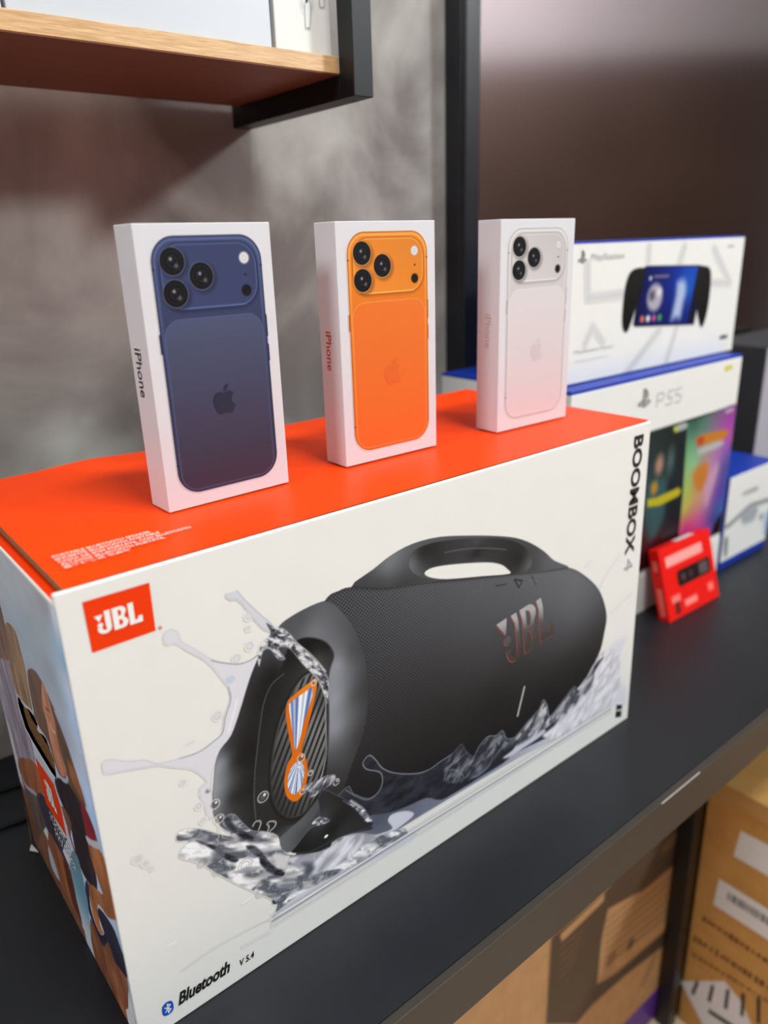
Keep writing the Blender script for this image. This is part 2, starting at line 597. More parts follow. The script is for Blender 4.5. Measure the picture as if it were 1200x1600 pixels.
M['print_matte'] = print_mat('printed_matte_ink', 0.5, 0.15)


def wood():
    mt = bpy.data.materials.new('oak_laminate')
    mt.use_nodes = True
    nt = mt.node_tree
    b = nt.nodes['Principled BSDF']
    b.inputs['Roughness'].default_value = 0.45
    tc = nt.nodes.new('ShaderNodeTexCoord')
    mp = nt.nodes.new('ShaderNodeMapping')
    mp.inputs['Scale'].default_value = (14, 60, 260)
    nt.links.new(tc.outputs['Object'], mp.inputs['Vector'])
    n = nt.nodes.new('ShaderNodeTexNoise')
    n.inputs['Scale'].default_value = 3.0
    n.inputs['Detail'].default_value = 6
    n.inputs['Distortion'].default_value = 0.8
    nt.links.new(mp.outputs['Vector'], n.inputs['Vector'])
    r = nt.nodes.new('ShaderNodeValToRGB')
    e = r.color_ramp.elements
    e[0].position, e[0].color = 0.32, (*lin((192, 148, 100)), 1)
    e[1].position, e[1].color = 0.68, (*lin((226, 188, 138)), 1)
    nt.links.new(n.outputs['Fac'], r.inputs['Fac'])
    nt.links.new(r.outputs['Color'], b.inputs['Base Color'])
    return mt


M['oak'] = wood()


def plaster_wall():
    mt = M['plaster']
    nt = mt.node_tree
    b = nt.nodes['Principled BSDF']
    tc = nt.nodes.new('ShaderNodeTexCoord')
    n1 = nt.nodes.new('ShaderNodeTexNoise')
    n1.inputs['Scale'].default_value = 4.5
    n1.inputs['Detail'].default_value = 5
    n1.inputs['Distortion'].default_value = 0.6
    n2 = nt.nodes.new('ShaderNodeTexNoise')
    n2.inputs['Scale'].default_value = 14
    n2.inputs['Detail'].default_value = 3
    for n in (n1, n2):
        nt.links.new(tc.outputs['Object'], n.inputs['Vector'])
    r1 = nt.nodes.new('ShaderNodeValToRGB')
    e = r1.color_ramp.elements
    e[0].position, e[0].color = 0.36, (*lin((122, 116, 112)), 1)
    e[1].position, e[1].color = 0.62, (*lin((192, 190, 184)), 1)
    r2 = nt.nodes.new('ShaderNodeValToRGB')
    e = r2.color_ramp.elements
    e[0].position, e[0].color = 0.35, (0.82, 0.80, 0.80, 1)
    e[1].position, e[1].color = 0.65, (1, 1, 1, 1)
    mx = nt.nodes.new('ShaderNodeMixRGB')
    mx.blend_type = 'MULTIPLY'
    mx.inputs[0].default_value = 0.6
    nt.links.new(n1.outputs['Fac'], r1.inputs['Fac'])
    nt.links.new(n2.outputs['Fac'], r2.inputs['Fac'])
    nt.links.new(r1.outputs['Color'], mx.inputs[1])
    nt.links.new(r2.outputs['Color'], mx.inputs[2])
    nt.links.new(mx.outputs['Color'], b.inputs['Base Color'])


plaster_wall()

# ------------------------------------------------------------------ room
YW = 0.385                        # wall behind the table
ZF = -0.72                        # floor; the table top is z = 0
XL, XR, YF, ZC = -2.6, 6.0, -6.6, 2.42
TRIM_Z = 1.55
structure(box('floor', XL, XR, YF, YW, ZF - 0.05, ZF, M['floor'], bev=0))
structure(box('ceiling', XL, XR, YF, YW, ZC, ZC + 0.05, M['plain'], bev=0))
structure(box('wall_back', XL, XR, YW, YW + 0.08, ZF, ZC, M['plaster'], bev=0))
structure(box('wall_front', XL, XR, YF - 0.08, YF, ZF, ZC, M['plain'], bev=0))
structure(box('wall_left', XL - 0.08, XL, YF, YW, ZF, ZC, M['plain'], bev=0))
# unseen side wall, set diagonally to shape the television's reflection; dark cladding below, pale paint above
DN = np.array([0.624, -0.781])
DW = 4.6
c0_ = DN * DW
tdir = np.array([0.781, 0.624])


def diagonal(name, d0, d1, z0, z1, mt):
    p = [DN * d0 - tdir * 3.4, DN * d0 + tdir * 3.4, DN * d1 + tdir * 3.4, DN * d1 - tdir * 3.4]
    order = (3, 2, 1, 0)
    q = [p[k] for k in order]
    return structure(bevelled(name, [(a[0], a[1], z0) for a in q] + [(a[0], a[1], z1) for a in q], mt, None, 0))


diagonal('wall_right', DW, DW + 0.08, ZF, ZC, M['plain'])
diagonal('trim_1', DW - 0.04, DW, ZF, TRIM_Z, M['brown_panel'])

# ------------------------------------------------------------------ table
tb = empty('display_table', (0.4, 0.1, ZF), 'long black table with a dark edge band carrying the cartons', 'table')
o = box('tabletop', -1.3, 1.8, -0.188, YW - 0.1 - 0.005, 0.72 - 0.045, 0.72, M['table'], tb, 0.0)
o = box('edge_band', -1.3, 1.8, -0.195, -0.188, 0.72 - 0.048, 0.7195, M['table_edge'], tb, 0.0006)
box('pale_edge_strip', 0.05, 0.115, -0.1957, -0.1945, 0.7188, 0.7198, mat('pale_grey_edge', (150, 147, 144), 0.5, 0.3), tb, 0, label='pale stretch of the front edge')  # thin pale grey strip along part of the front edge
for x in (0.385, -1.2, 1.72):
    box('leg', x, x + 0.022, -0.072, -0.048, 0.0, 0.675, M['steel'], tb, 0.001)

box('gap_shade_panel', 0.60, 0.62, -0.045, 0.26, 0.0, 0.67, M['steel'], tb, 0.0005)  # added black panel standing in for the deep shade under the table
box('rear_shade_panel', -1.3, 1.8, 0.262, 0.272, 0.02, 0.67, M['steel'], tb, 0.0005)  # added black sheet that keeps the gap below the table dark

# ------------------------------------------------------------------ shelf on the wall
sh = empty('wall_shelf', (-0.1, YW, 0.60), 'oak laminate wall shelf in a black metal frame', 'shelf')
XS = 0.343
box('board', -1.1, XS + 0.1, 0.200 - YW, -0.012, 0.019, 0.0315, M['oak'], sh, 0.0004)
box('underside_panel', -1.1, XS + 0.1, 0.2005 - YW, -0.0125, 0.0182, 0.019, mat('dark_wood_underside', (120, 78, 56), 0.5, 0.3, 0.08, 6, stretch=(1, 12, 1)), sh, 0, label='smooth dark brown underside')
for x in (XS + 0.1, -1.12):
    box('upright', x, x + 0.020, 0.180 - YW, 0.200 - YW, 0.0, 0.42, M['frame'], sh, 0.0006)
    box('bracket', x, x + 0.020, 0.200 - YW, 0.0, 0.0, 0.0195, M['frame'], sh, 0.0002)
    box('rear_upright', x, x + 0.020, -0.02, 0.0, 0.0195, 0.42, M['frame'], sh, 0.0006)

ZS = 0.6318
bx = empty('flat_white_box', (0.186, 0.208, ZS), 'wide blank white box standing in the middle of the oak shelf', 'box')
box('box_body', -0.0985, 0.0985, 0, 0.05, 0, 0.24, M['shelf_white'], bx, 0.001)
bx = empty('white_box', (0.03, 0.208, ZS), 'white box at the left end of the shelf, only its edge in view', 'box')
box('box_body', -0.055, 0.055, 0, 0.05, 0, 0.22, M['shelf_white'], bx, 0.001)
eb = empty('earbud_box', (0.3155, 0.208, ZS), 'white earbud box with an earbud picture, beside the black shelf upright', 'box')
box('box_body', -0.027, 0.027, 0, 0.045, 0, 0.11, M['card'], eb, 0.001)
fr = Frame((-0.027, 0, 0), (1, 0, 0), (0, 0, 1))
pl = Plane(fr, (0.3155, 0.208, ZS))
cr = pl.crop(380, 0, 5.0)
pr = Print(2, 52, 8, 60, 0.4, 0.4, (228, 228, 225))
stem = lambda X, Y, d: np.stack([226 - 100 * np.clip(1.1 - d, 0, 1)] * 3, -1)
pr.disc(cr((497, 20))[0], 5.6, (186, 190, 198), ry=8, soft=1.2)
pr.disc(cr((500, 0))[0], 4.8, (214, 217, 222), ry=6, soft=0.8)
pr.poly(cr((480, 20), (526, 20), (524, 215), (512, 228), (495, 225), (484, 210)), stem, smooth=3)
pr.disc(cr((494, 6))[0], 1.0, (40, 40, 44), ry=1.6)
pr.disc(cr((507, 220))[0], 0.6, (90, 90, 94))
pr.poly(cr((592, -40), (632, -40), (634, 50), (622, 62), (605, 60), (594, 45)), stem, smooth=3)
pr.build('earbud_picture', fr, M['print'], eb)

# ------------------------------------------------------------------ big speaker carton
BW, BH, BD = 0.536, 0.3245, 0.2386
XT, XB = 0.5335, 0.5385                      # the right edge leans a little
ct = empty('speaker_carton', (0, 0, 0), 'large white carton with an orange lid and a black portable speaker printed on it', 'box')
bevelled('front_panel', [(0.0, 0, 0), (XB, 0, 0), (XB, 0.003, 0), (0.0, 0.003, 0),
                         (0.0, 0, BH - 0.0012), (XT, 0, BH - 0.0012), (XT, 0.003, BH - 0.0012), (0.0, 0.003, BH - 0.0012)], M['card'], ct, 0.0012, 3)
bevelled('right_panel', [(XB - .003, 0.003, 0), (XB, 0.003, 0), (XB, BD, 0), (XB - .003, BD, 0),
                         (XT - .003, 0.003, BH - .003), (XT, 0.003, BH - .003), (XT, BD, BH - .003), (XT - .003, BD, BH - .003)], M['card'], ct, 0.0005)
box('back_panel', 0, XT, BD - 0.003, BD, 0, BH - 0.003, M['card'], ct, 0.0005)
box('base_panel', 0.003, XT - 0.003, 0.003, BD - 0.003, 0.0, 0.003, M['kraft'], ct, 0)
# folded top flap under the lid, then the lid with its brown cut edge
box('top_flap', 0.0006, 0.05, 0.003, BD - 0.003, BH - 0.0085, BH - 0.0062, M['red_orange'], ct, 0.0005)
bm = bmesh.new()
nx, ny = 60, 24
vs = []
for j in range(ny + 1):
    for i in range(nx + 1):
        x = 0.006 + (XT - 0.006) * i / nx
        y = 0.0016 + (BD - 0.0016) * j / ny
        w = 0.0009 * math.sin(9 * x + 1.3) * (j / ny) + 0.0022 * math.exp(-((x - 0.10) / 0.03) ** 2) * (j / ny) ** 3
        vs.append(bm.verts.new((x, y, BH + w - 0.0004)))
for j in range(ny):
    for i in range(nx):
        a = j * (nx + 1) + i
        bm.faces.new((vs[a], vs[a + 1], vs[a + nx + 2], vs[a + nx + 1]))
me = bpy.data.meshes.new('lid')
bm.to_mesh(me)
bm.free()
for p in me.polygons:
    p.use_smooth = True
link('lid', me, M['orange'], ct)
box('lid_cut_edge', 0.0056, 0.0066, 0.002, BD, BH - 0.0042, BH - 0.0006, M['cutedge'], ct, 0, label='brown cut edge of the lid board')
box('lid_board', 0.0066, XT - 0.003, 0.003, BD - 0.003, BH - 0.0042, BH - 0.0012, M['cutedge'], ct, 0)
box('fold_line', -0.0003, 0.0012, 0.001, BD, BH - 0.0088, BH - 0.0066, M['card'], ct, 0.0004)

FF = Frame((0, 0, 0), (1, 0, 0), (0, 0, 1))
PF = Plane(FF)
S1 = PF.crop(240, 820, 2.5816)
S2 = PF.crop(520, 800, 2.4)
S3 = PF.crop(540, 1050, 2.609)
S4 = PF.crop(100, 880, 3.0)
S5 = PF.crop(300, 1100, 3.75)
S6 = PF.crop(740, 890, 6.156)
PX = PF.crop(0, 0, 1.0)

WHITE = (228, 228, 225)
P = Print(8, 531, 2, 293, 0.55, 0.5, WHITE)


def water(lo, hi, seed, ang=0.0, k=0.12, warp=3.0, rings=14.0, tint=(0, 0, 6)):
    """contour-like refraction bands of splashing water"""
    def f(X, Y, d):
        c, s = math.cos(ang), math.sin(ang)
        U, V = (X * c + Y * s) * k * 0.45, (-X * s + Y * c) * k
        w = fbm(U + 0.5 * warp * fbm(U, V, seed + 9), V + 0.5 * warp * fbm(U + 5, V + 3, seed + 11), seed, 2)
        ln = np.clip(1 - np.abs(np.sin(w * rings * 0.8)) * 4.0, 0, 1)
        g = np.clip((fbm(U * 1.3 + 2 * w, V * 1.3, seed + 20, 2) - 0.34) * 2.6, 0, 1)
        t = np.clip(g * 0.9 + 0.1 + 0.5 * ln * (1 - g) - 0.38 * ln * g, 0, 1)
        v = lo + (hi - lo) * t
        return np.stack([v + tint[0], v + tint[1], v + tint[2]], -1)
    return f


LIL = (216, 216, 225)
# pale splash sheets behind the speaker (left)
P.poly(S4((465, 350), (480, 318), (510, 312), (535, 330), (545, 365), (600, 395), (680, 445), (740, 465), (820, 472), (880, 450), (930, 410),
          (960, 440), (900, 560), (850, 700), (800, 820), (740, 880), (690, 1000), (700, 1180), (670, 1185), (662, 1140), (637, 1090), (640, 1050), (668, 1020),
          (600, 965), (500, 955), (440, 945), (380, 955), (290, 970), (200, 985), (178, 968), (180, 935), (215, 920), (300, 928), (380, 922), (440, 938),
          (540, 915), (630, 885), (700, 835), (740, 795), (752, 720), (780, 650), (775, 590), (745, 550), (690, 480), (640, 440), (580, 410), (525, 375), (480, 380)),
       LIL, smooth=3, edge=(176, 177, 188), ew=0.45, ea=0.75)
P.line(S4((690, 455), (740, 466), (820, 472), (880, 450), (925, 415)), 0.4, (95, 98, 104))
P.line(S4((770, 580), (780, 640), (756, 720), (742, 795), (700, 835), (630, 885), (540, 915)), 0.45, (120, 122, 132))
P.line(S4((810, 640), (790, 720), (770, 790)), 1.0, (236, 236, 240), soft=1.0)
P.poly(S4((755, 540), (790, 525), (803, 540), (780, 565), (758, 560)), (198, 202, 220), smooth=3)
P.poly(S4((757, 140), (768, 118), (795, 115), (815, 135), (850, 175), (930, 250), (975, 290), (945, 315), (880, 250), (820, 175), (790, 172), (765, 165)),
       (208, 209, 218), smooth=3, edge=(150, 153, 160), ew=0.4, ea=0.9)
# pale splash (right side) and scattered drops
P.poly(S2((1150, 700), (1060, 610), (1100, 470), (1020, 520), (960, 640), (900, 690), (850, 760), (700, 870), (580, 960), (640, 950), (870, 800), (1000, 740)),
       (214, 215, 226), soft=3.0, smooth=3, alpha=0.85)
P.poly(S2((900, 650), (1020, 520), (1010, 590), (950, 680), (880, 740)), water(130, 235, 3, 0.8, 0.25), soft=1.5, smooth=3, alpha=0.75)
for a, b in (((1075, 160), (1015, 250)), ((1015, 250), (1000, 290)), ((1120, 305), (1040, 380)), ((970, 180), (945, 210)), ((1130, 700), (950, 770))):
    P.line(S2(a, b), 0.7, (205, 206, 212), soft=0.7)
for x, y, r in ((865, 248, 2.6), (863, 306, 1.6), (869, 388, 2.8), (808, 447, 2.9), (718, 715, 3.0), (646, 22, 3.2), (650, 1206, 2.0), (632, 1138, 2.2), (558, 1028, 1.6)):
    P.disc(S4((x, y))[0], r, (214, 215, 220), soft=0.8)
    P.ring(S4((x, y))[0], r * 0.8, 0.5, (186, 188, 194), alpha=0.8)
P.line(S4((575, 850), (608, 832)), 0.7, (206, 207, 210))
P.line(S4((710, 90), (725, 118)), 0.6, (210, 211, 214))
for x, y, r in ((492, 1010, 2.8), (519, 1026, 2.0), (541, 1043, 1.2)):
    P.disc(PF.mm(x / 2.285, 900 + y / 2.285), r, (206, 208, 208), soft=0.9)

# --- speaker body with its woven cloth
body = S2((-20, 318), (20, 296), (70, 281), (200, 284), (340, 264), (500, 250), (660, 234), (800, 220), (878, 208), (930, 228), (985, 275), (1012, 325), (1026, 390), (1018, 450),
          (1002, 520), (975, 575), (930, 645), (800, 780), (640, 920), (400, 1040), (100, 1130), (-60, 1080), (-80, 900), (-80, 700), (-70, 500), (-50, 380))
bodycol = idw([(S2((60, 310))[0], 66), (S2((300, 300))[0], 78), (S2((560, 300))[0], 84), (S2((760, 290))[0], 92), (S2((900, 300))[0], 100),
               (S2((980, 340))[0], 84), (S2((1010, 420))[0], 54), (S2((900, 420))[0], 80), (S2((700, 420))[0], 72), (S2((500, 420))[0], 72), (S2((250, 440))[0], 66),
               (S2((150, 600))[0], 54), (S2((400, 600))[0], 50), (S2((560, 560))[0], 56), (S2((700, 600))[0], 42), (S2((860, 560))[0], 42), (S2((960, 540))[0], 34),
               (S2((800, 680))[0], 26), (S2((600, 700))[0], 30), (S2((400, 750))[0], 34), (S2((200, 760))[0], 40), (S2((120, 880))[0], 36), (S2((500, 850))[0], 26),
               (S2((300, 900))[0], 28), (S2((700, 800))[0], 24), (S2((100, 1050))[0], 26)], 3.0)


def weave(X, Y, d):
    base = bodycol(X, Y, d)
    q = 2 * math.pi / 3.1
    pat = np.sin(X * q + 0.15 * Y) * np.sin((Y + 0.12 * X) * q * 1.05)
    fade = np.clip((430 - X) / 260, 0.12, 1) * np.clip((base[..., 0] - 26) / 18, 0.1, 1)
    v = base + (pat * 34 * fade)[..., None]
    v = v - 30 * np.clip(1 - d / 3.0, 0, 1)[..., None] * 0.5
    return np.clip(v + np.array([0, 0, 1.5]), 10, 255)


P.poly(body, weave, smooth=3)
# --- handle
handle = S2((70, 280), (150, 215), (220, 160), (300, 118), (400, 93), (520, 88), (620, 90), (690, 98), (745, 118), (795, 150), (830, 182), (885, 208),
            (800, 220), (650, 235), (500, 250), (340, 264), (200, 285))
P.poly(handle, idw([(S2((120, 260))[0], 66), (S2((200, 210))[0], 108), (S2((230, 180))[0], 112), (S2((300, 140))[0], 88), (S2((420, 105))[0], 82), (S2((600, 100))[0], 76),
                    (S2((740, 140))[0], 66), (S2((800, 190))[0], 90), (S2((760, 220))[0], 70), (S2((500, 245))[0], 80), (S2((260, 262))[0], 62), (S2((180, 255))[0], 74)], 3), smooth=3)
P.poly(S2((283, 192), (300, 150), (350, 122), (430, 106), (540, 98), (650, 102), (715, 128), (742, 165), (744, 200), (720, 224), (668, 234), (560, 244), (420, 258), (350, 252), (300, 228)),
       idw([(S2((300, 190))[0], 96), (S2((330, 160))[0], 44), (S2((420, 130))[0], 48), (S2((540, 118))[0], 62), (S2((540, 150))[0], 34), (S2((540, 180))[0], 58), (S2((400, 185))[0], 46),
            (S2((680, 130))[0], 40), (S2((700, 180))[0], 34), (S2((735, 200))[0], 88), (S2((400, 252))[0], 70)], 3), smooth=3, edge=(58, 59, 62), ew=0.5, ea=0.6)
P.line(S2((420, 152), (480, 140), (560, 135), (650, 140)), 0.5, (106, 108, 112), soft=0.6)
P.poly(S2((342, 230), (362, 212), (410, 200), (500, 191), (585, 188), (630, 196), (653, 212), (662, 232), (560, 241), (430, 252), (365, 246)), WHITE, smooth=3, edge=(90, 92, 94), ew=0.6, ea=0.7)
P.line(S2((70, 281), (200, 286), (340, 266), (500, 252), (660, 236), (800, 222), (880, 210)), 0.7, (40, 41, 44))
P.line(S2((560, 250), (556, 290), (520, 300), (500, 320)), 0.35, (96, 98, 100))
# button marks
P.line(S2((612, 275), (648, 269)), 1.5, (34, 34, 36))
P.line(S2((614, 272), (648, 266)), 0.5, (120, 120, 124))
P.line(S2((680, 252), (710, 258), (697, 283), (680, 252)), 1.3, (36, 36, 38), smooth=False)
P.line(S2((738, 254), (768, 260)), 1.2, (104, 103, 106))
P.line(S2((744, 240), (762, 272)), 1.2, (58, 58, 60))
# indicator light strip
P.line(S2((720, 642), (690, 766)), 2.6, (14, 14, 15))
P.line(S2((718, 655), (692, 764)), 1.9, (196, 196, 190))
# --- front rubber bumper
ring = S1((690, 308), (640, 325), (575, 358), (520, 395), (490, 430), (455, 470), (420, 540), (395, 600), (372, 670), (345, 760), (312, 850), (270, 905), (250, 960), (242, 1040),
          (238, 1110), (246, 1180), (290, 1230), (380, 1270), (480, 1300), (560, 1315), (625, 1280), (690, 1215), (730, 1140), (765, 1060), (805, 950), (845, 840),
          (862, 740), (865, 640), (855, 540), (830, 460), (800, 400), (760, 350), (722, 315))
ringcol = idw([(S1((680, 325))[0], 92), (S1((600, 380))[0], 84), (S1((530, 430))[0], 80), (S1((640, 430))[0], 112), (S1((760, 420))[0], 88), (S1((790, 520))[0], 84),
               (S1((745, 560))[0], 138), (S1((740, 700))[0], 142), (S1((735, 820))[0], 138), (S1((800, 700))[0], 84), (S1((840, 650))[0], 62), (S1((820, 850))[0], 60),
               (S1((760, 960))[0], 66), (S1((715, 900))[0], 96), (S1((710, 1000))[0], 56), (S1((740, 1080))[0], 44), (S1((640, 1180))[0], 66), (S1((560, 1290))[0], 110), (S1((620, 1240))[0], 84),
               (S1((430, 560))[0], 54), (S1((390, 680))[0], 40), (S1((350, 800))[0], 44), (S1((300, 900))[0], 62), (S1((280, 960))[0], 128), (S1((270, 1060))[0], 132),
               (S1((262, 1130))[0], 116), (S1((320, 960))[0], 52), (S1((315, 1100))[0], 48), (S1((370, 900))[0], 24), (S1((370, 1100))[0], 34), (S1((430, 700))[0], 24), (S1((480, 600))[0], 24),
               (S1((330, 1200))[0], 60), (S1((420, 1240))[0], 34), (S1((500, 1220))[0], 40)], 3.2)
P.poly(ring, lambda X, Y, d: ringcol(X, Y, d) * np.array([1, 0.995, 1.01]), smooth=3, edge=(48, 48, 51), ew=0.7, ea=0.5)
# dark hollow inside the bumper
P.poly(S1((540, 500), (590, 460), (640, 455), (690, 470), (718, 500), (727, 532), (712, 580), (702, 650), (700, 760), (696, 880), (700, 960), (688, 1040), (660, 1110),
          (620, 1170), (570, 1205), (520, 1215), (470, 1215), (420, 1200), (406, 1120), (408, 1000), (418, 900), (430, 800), (442, 715), (470, 640), (510, 590)),
       idw([(S1((560, 500))[0], 20), (S1((690, 500))[0], 30), (S1((660, 540))[0], 60), (S1((620, 500))[0], 16), (S1((480, 700))[0], 28), (S1((440, 900))[0], 32), (S1((430, 1100))[0], 40),
            (S1((520, 1205))[0], 36), (S1((640, 1150))[0], 34)], 3), smooth=3, soft=0.8)
P.line(S1((525, 600), (475, 645), (445, 715), (430, 800), (418, 900), (408, 1000), (405, 1110), (412, 1190)), 0.6, (92, 92, 94), soft=0.4)
# --- grille plate with slanted slots
gr = S1((650, 588), (605, 606), (565, 655), (530, 725), (500, 805), (478, 900), (467, 1000), (470, 1090), (490, 1150), (525, 1182), (562, 1187), (600, 1170), (640, 1125), (676, 1050), (695, 950),
        (702, 800), (700, 700), (690, 620))
e1, e2 = np.array(S1((500, 1000))[0]), np.array(S1((545, 880))[0])
dr = (e2 - e1) / np.linalg.norm(e2 - e1)
gcol = idw([(S1((620, 620))[0], 112), (S1((560, 720))[0], 96), (S1((660, 700))[0], 84), (S1((520, 880))[0], 86), (S1((660, 860))[0], 124), (S1((490, 1020))[0], 70), (S1((620, 1060))[0], 96),
            (S1((560, 1160))[0], 62), (S1((500, 1120))[0], 54), (S1((600, 780))[0], 130)], 2.5)


def slots(X, Y, d):
    b = gcol(X, Y, d)
    q = (X * dr[1] - Y * dr[0])
    t = np.sin(q * 2 * math.pi / 4.6)
    a = np.clip(t * 2.2 + 0.1, 0, 1)[..., None]
    sh = np.array([30, 31, 34]) + 26 * np.clip(np.cos(q * 2 * math.pi / 4.6 + 0.6), 0, 1)[..., None]
    a = a * np.clip((d - 1.2) / 1.5, 0, 1)[..., None]
    return (b * (1 - a) + sh * a) * np.array([1.0, 0.98, 0.95])


P.poly(gr, slots, smooth=3, edge=(18, 18, 20), ew=1.8, ea=0.9)
ORG = (228, 122, 26)
lo_ = idw([(S1((600, 650))[0], (232, 128, 34)), (S1((545, 720))[0], (214, 112, 30)), (S1((640, 780))[0], (224, 104, 14)), (S1((570, 1100))[0], (222, 112, 20))], 2)
P.poly(S1((655, 622), (642, 624), (552, 696), (535, 728), (532, 770), (540, 830), (555, 905), (556, 932), (538, 965), (528, 1010), (526, 1050), (534, 1092), (556, 1114), (578, 1113), (600, 1090),
          (614, 1050), (621, 1000), (617, 950), (600, 922), (597, 900), (612, 850), (640, 740), (657, 660)), lo_, smooth=3, edge=(120, 62, 20), ew=0.5, ea=0.6)


def chrome(cx, cy, k):
    def f(X, Y, d):
        a = np.arctan2(Y - cy, X - cx)
        t = 0.5 + 0.5 * np.sin(a * k) * np.cos(a * k * 2.3 + 1)
        t = np.clip(t * 1.7 - 0.25, 0, 1)[..., None]
        return np.array([86, 112, 168]) * (1 - t) + np.array([236, 240, 246]) * t
    return f


tip = S1((570, 1000))[0]
P.poly(S1((641, 652), (596, 683), (556, 712), (546, 722), (546, 745), (560, 840), (568, 900), (576, 904), (584, 885), (610, 780), (640, 690)), chrome(tip[0], tip[1], 23), smooth=0)
c0 = S1((574, 1018))[0]
q0 = S1((585, 950))[0]
P.poly(S1((585, 952), (560, 970), (543, 1010), (540, 1050), (548, 1075), (566, 1087), (586, 1072), (600, 1040), (607, 1000), (602, 965)), chrome(q0[0], q0[1], 19), smooth=3)
# little drops on the grille
for (x, y, r) in ((646, 636, 2.0), (594, 940, 2.9), (632, 1000, 2.0), (441, 1097, 4.0), (736, 1037, 2.6), (600, 1075, 2.2), (218, 1073, 2.2), (246, 1127, 3.4), (264, 1186, 3.3), (543, 475, 2.4)):
    c = S1((x, y))[0]
    P.disc(c, r, (88, 84, 82), alpha=0.25)
    P.ring(c, r, 0.7, (216, 214, 212), alpha=0.9)
    P.disc((c[0] + r * 0.3, c[1] + r * 0.3), r * 0.28, (240, 240, 240), alpha=0.9)
# --- glassy splash over the top of the bumper
P.poly(S1((452, 395), (480, 408), (520, 418), (548, 440), (575, 470), (610, 505), (650, 545), (690, 590), (705, 640), (700, 720), (688, 690), (672, 640), (640, 600), (600, 560), (560, 510),
          (530, 490), (500, 500), (530, 540), (500, 540), (470, 500), (440, 510), (425, 570), (420, 520), (440, 470), (470, 440)),
       water(34, 222, 5, -0.75, 0.42, 2.0, 20), smooth=3, alpha=0.86, edge=(205, 206, 208), ew=0.5, ea=0.55)
P.line(S1((560, 470), (600, 520), (640, 590), (662, 620), (690, 680)), 1.4, (196, 196, 198), soft=0.8, alpha=0.7)
P.line(S1((580, 480), (620, 510), (660, 550), (694, 590)), 0.8, (222, 222, 224), soft=0.5, alpha=0.8)
P.line(S1((695, 700), (692, 790), (697, 900), (690, 960), (668, 1040)), 0.7, (178, 176, 172), soft=0.5, alpha=0.8)
# --- thrown-up water over the lower half of the speaker
dark = S5((735, 560), (760, 512), (790, 506), (840, 530), (900, 560), (960, 600), (1000, 622), (1030, 660), (1060, 690), (1050, 715), (1000, 735), (900, 765), (840, 790), (760, 830), (700, 860),
          (640, 872), (580, 868), (600, 840), (640, 790), (680, 740), (740, 690), (745, 620))
P.poly(S3((-300, 930), (-240, 800), (-120, 620), (0, 470), (30, 495), (90, 515), (130, 490), (148, 450), (140, 410), (85, 395), (70, 370), (95, 338), (120, 355), (150, 392), (205, 412), (290, 412), (340, 396),
          (380, 368), (430, 335), (455, 310), (472, 294), (492, 325), (522, 345), (545, 300), (578, 262), (612, 258), (638, 238), (656, 272), (692, 264), (740, 205), (788, 150), (805, 112), (822, 140),
          (832, 180), (880, 122), (930, 58), (952, 75), (990, 20), (1012, -25), (1060, -60), (1080, 60), (985, 195), (850, 268), (700, 345), (500, 460), (300, 580), (100, 700), (-40, 790), (-250, 930)),
       lambda X, Y, d: np.array([34, 35, 41]) + ((fbm(X * 0.09, Y * 0.16, 61) - 0.4) * 46)[..., None] * np.array([1, 1.02, 1.2]),
       smooth=3, edge=(150, 152, 156), ew=0.5, ea=0.75)
P.poly(S3((85, 590), (180, 572), (260, 542), (330, 512), (390, 520), (480, 472), (560, 420), (640, 372), (700, 325), (860, 252), (870, 268), (700, 352), (400, 528), (200, 650), (0, 772),
          (-100, 830), (-60, 740), (0, 668), (60, 650), (110, 636)), idw([(S3((120, 610))[0], (84, 87, 98)), (S3((350, 540))[0], (116, 119, 132)), (S3((600, 400))[0], (140, 143, 158)), (S3((0, 740))[0], (150, 152, 162)), (S3((800, 280))[0], (190, 192, 204))]), smooth=3, soft=0.7)
P.poly(S3((-30, 690), (10, 672), (60, 660), (110, 664), (150, 655), (190, 636), (172, 608), (182, 584), (215, 570), (255, 566), (278, 580), (235, 620), (140, 685), (40, 750), (-80, 815), (-110, 780), (-70, 720)),
       (202, 205, 222), smooth=3, soft=0.7)
P.poly(S3((500, 425), (545, 395), (585, 350), (600, 322), (598, 360), (570, 400), (530, 430)), (92, 95, 110), smooth=3, soft=0.9)
P.poly(S3((400, 440), (415, 408), (448, 400), (478, 420), (470, 445), (430, 452)), (70, 72, 82), smooth=3, soft=0.9)
P.poly(S3((640, 350), (680, 318), (700, 290), (740, 258), (790, 232), (815, 240), (780, 272), (720, 312), (670, 345)), (196, 199, 216), smooth=3, soft=0.9)
P.poly(S3((800, 262), (850, 218), (890, 165), (945, 105), (985, 50), (1020, -10), (1075, -90), (1115, -60), (1110, 80), (1040, 165), (960, 215), (870, 268)), water(186, 230, 66, 0.7, 0.2, 2, 10, (0, 1, 10)), smooth=3, soft=1.4)
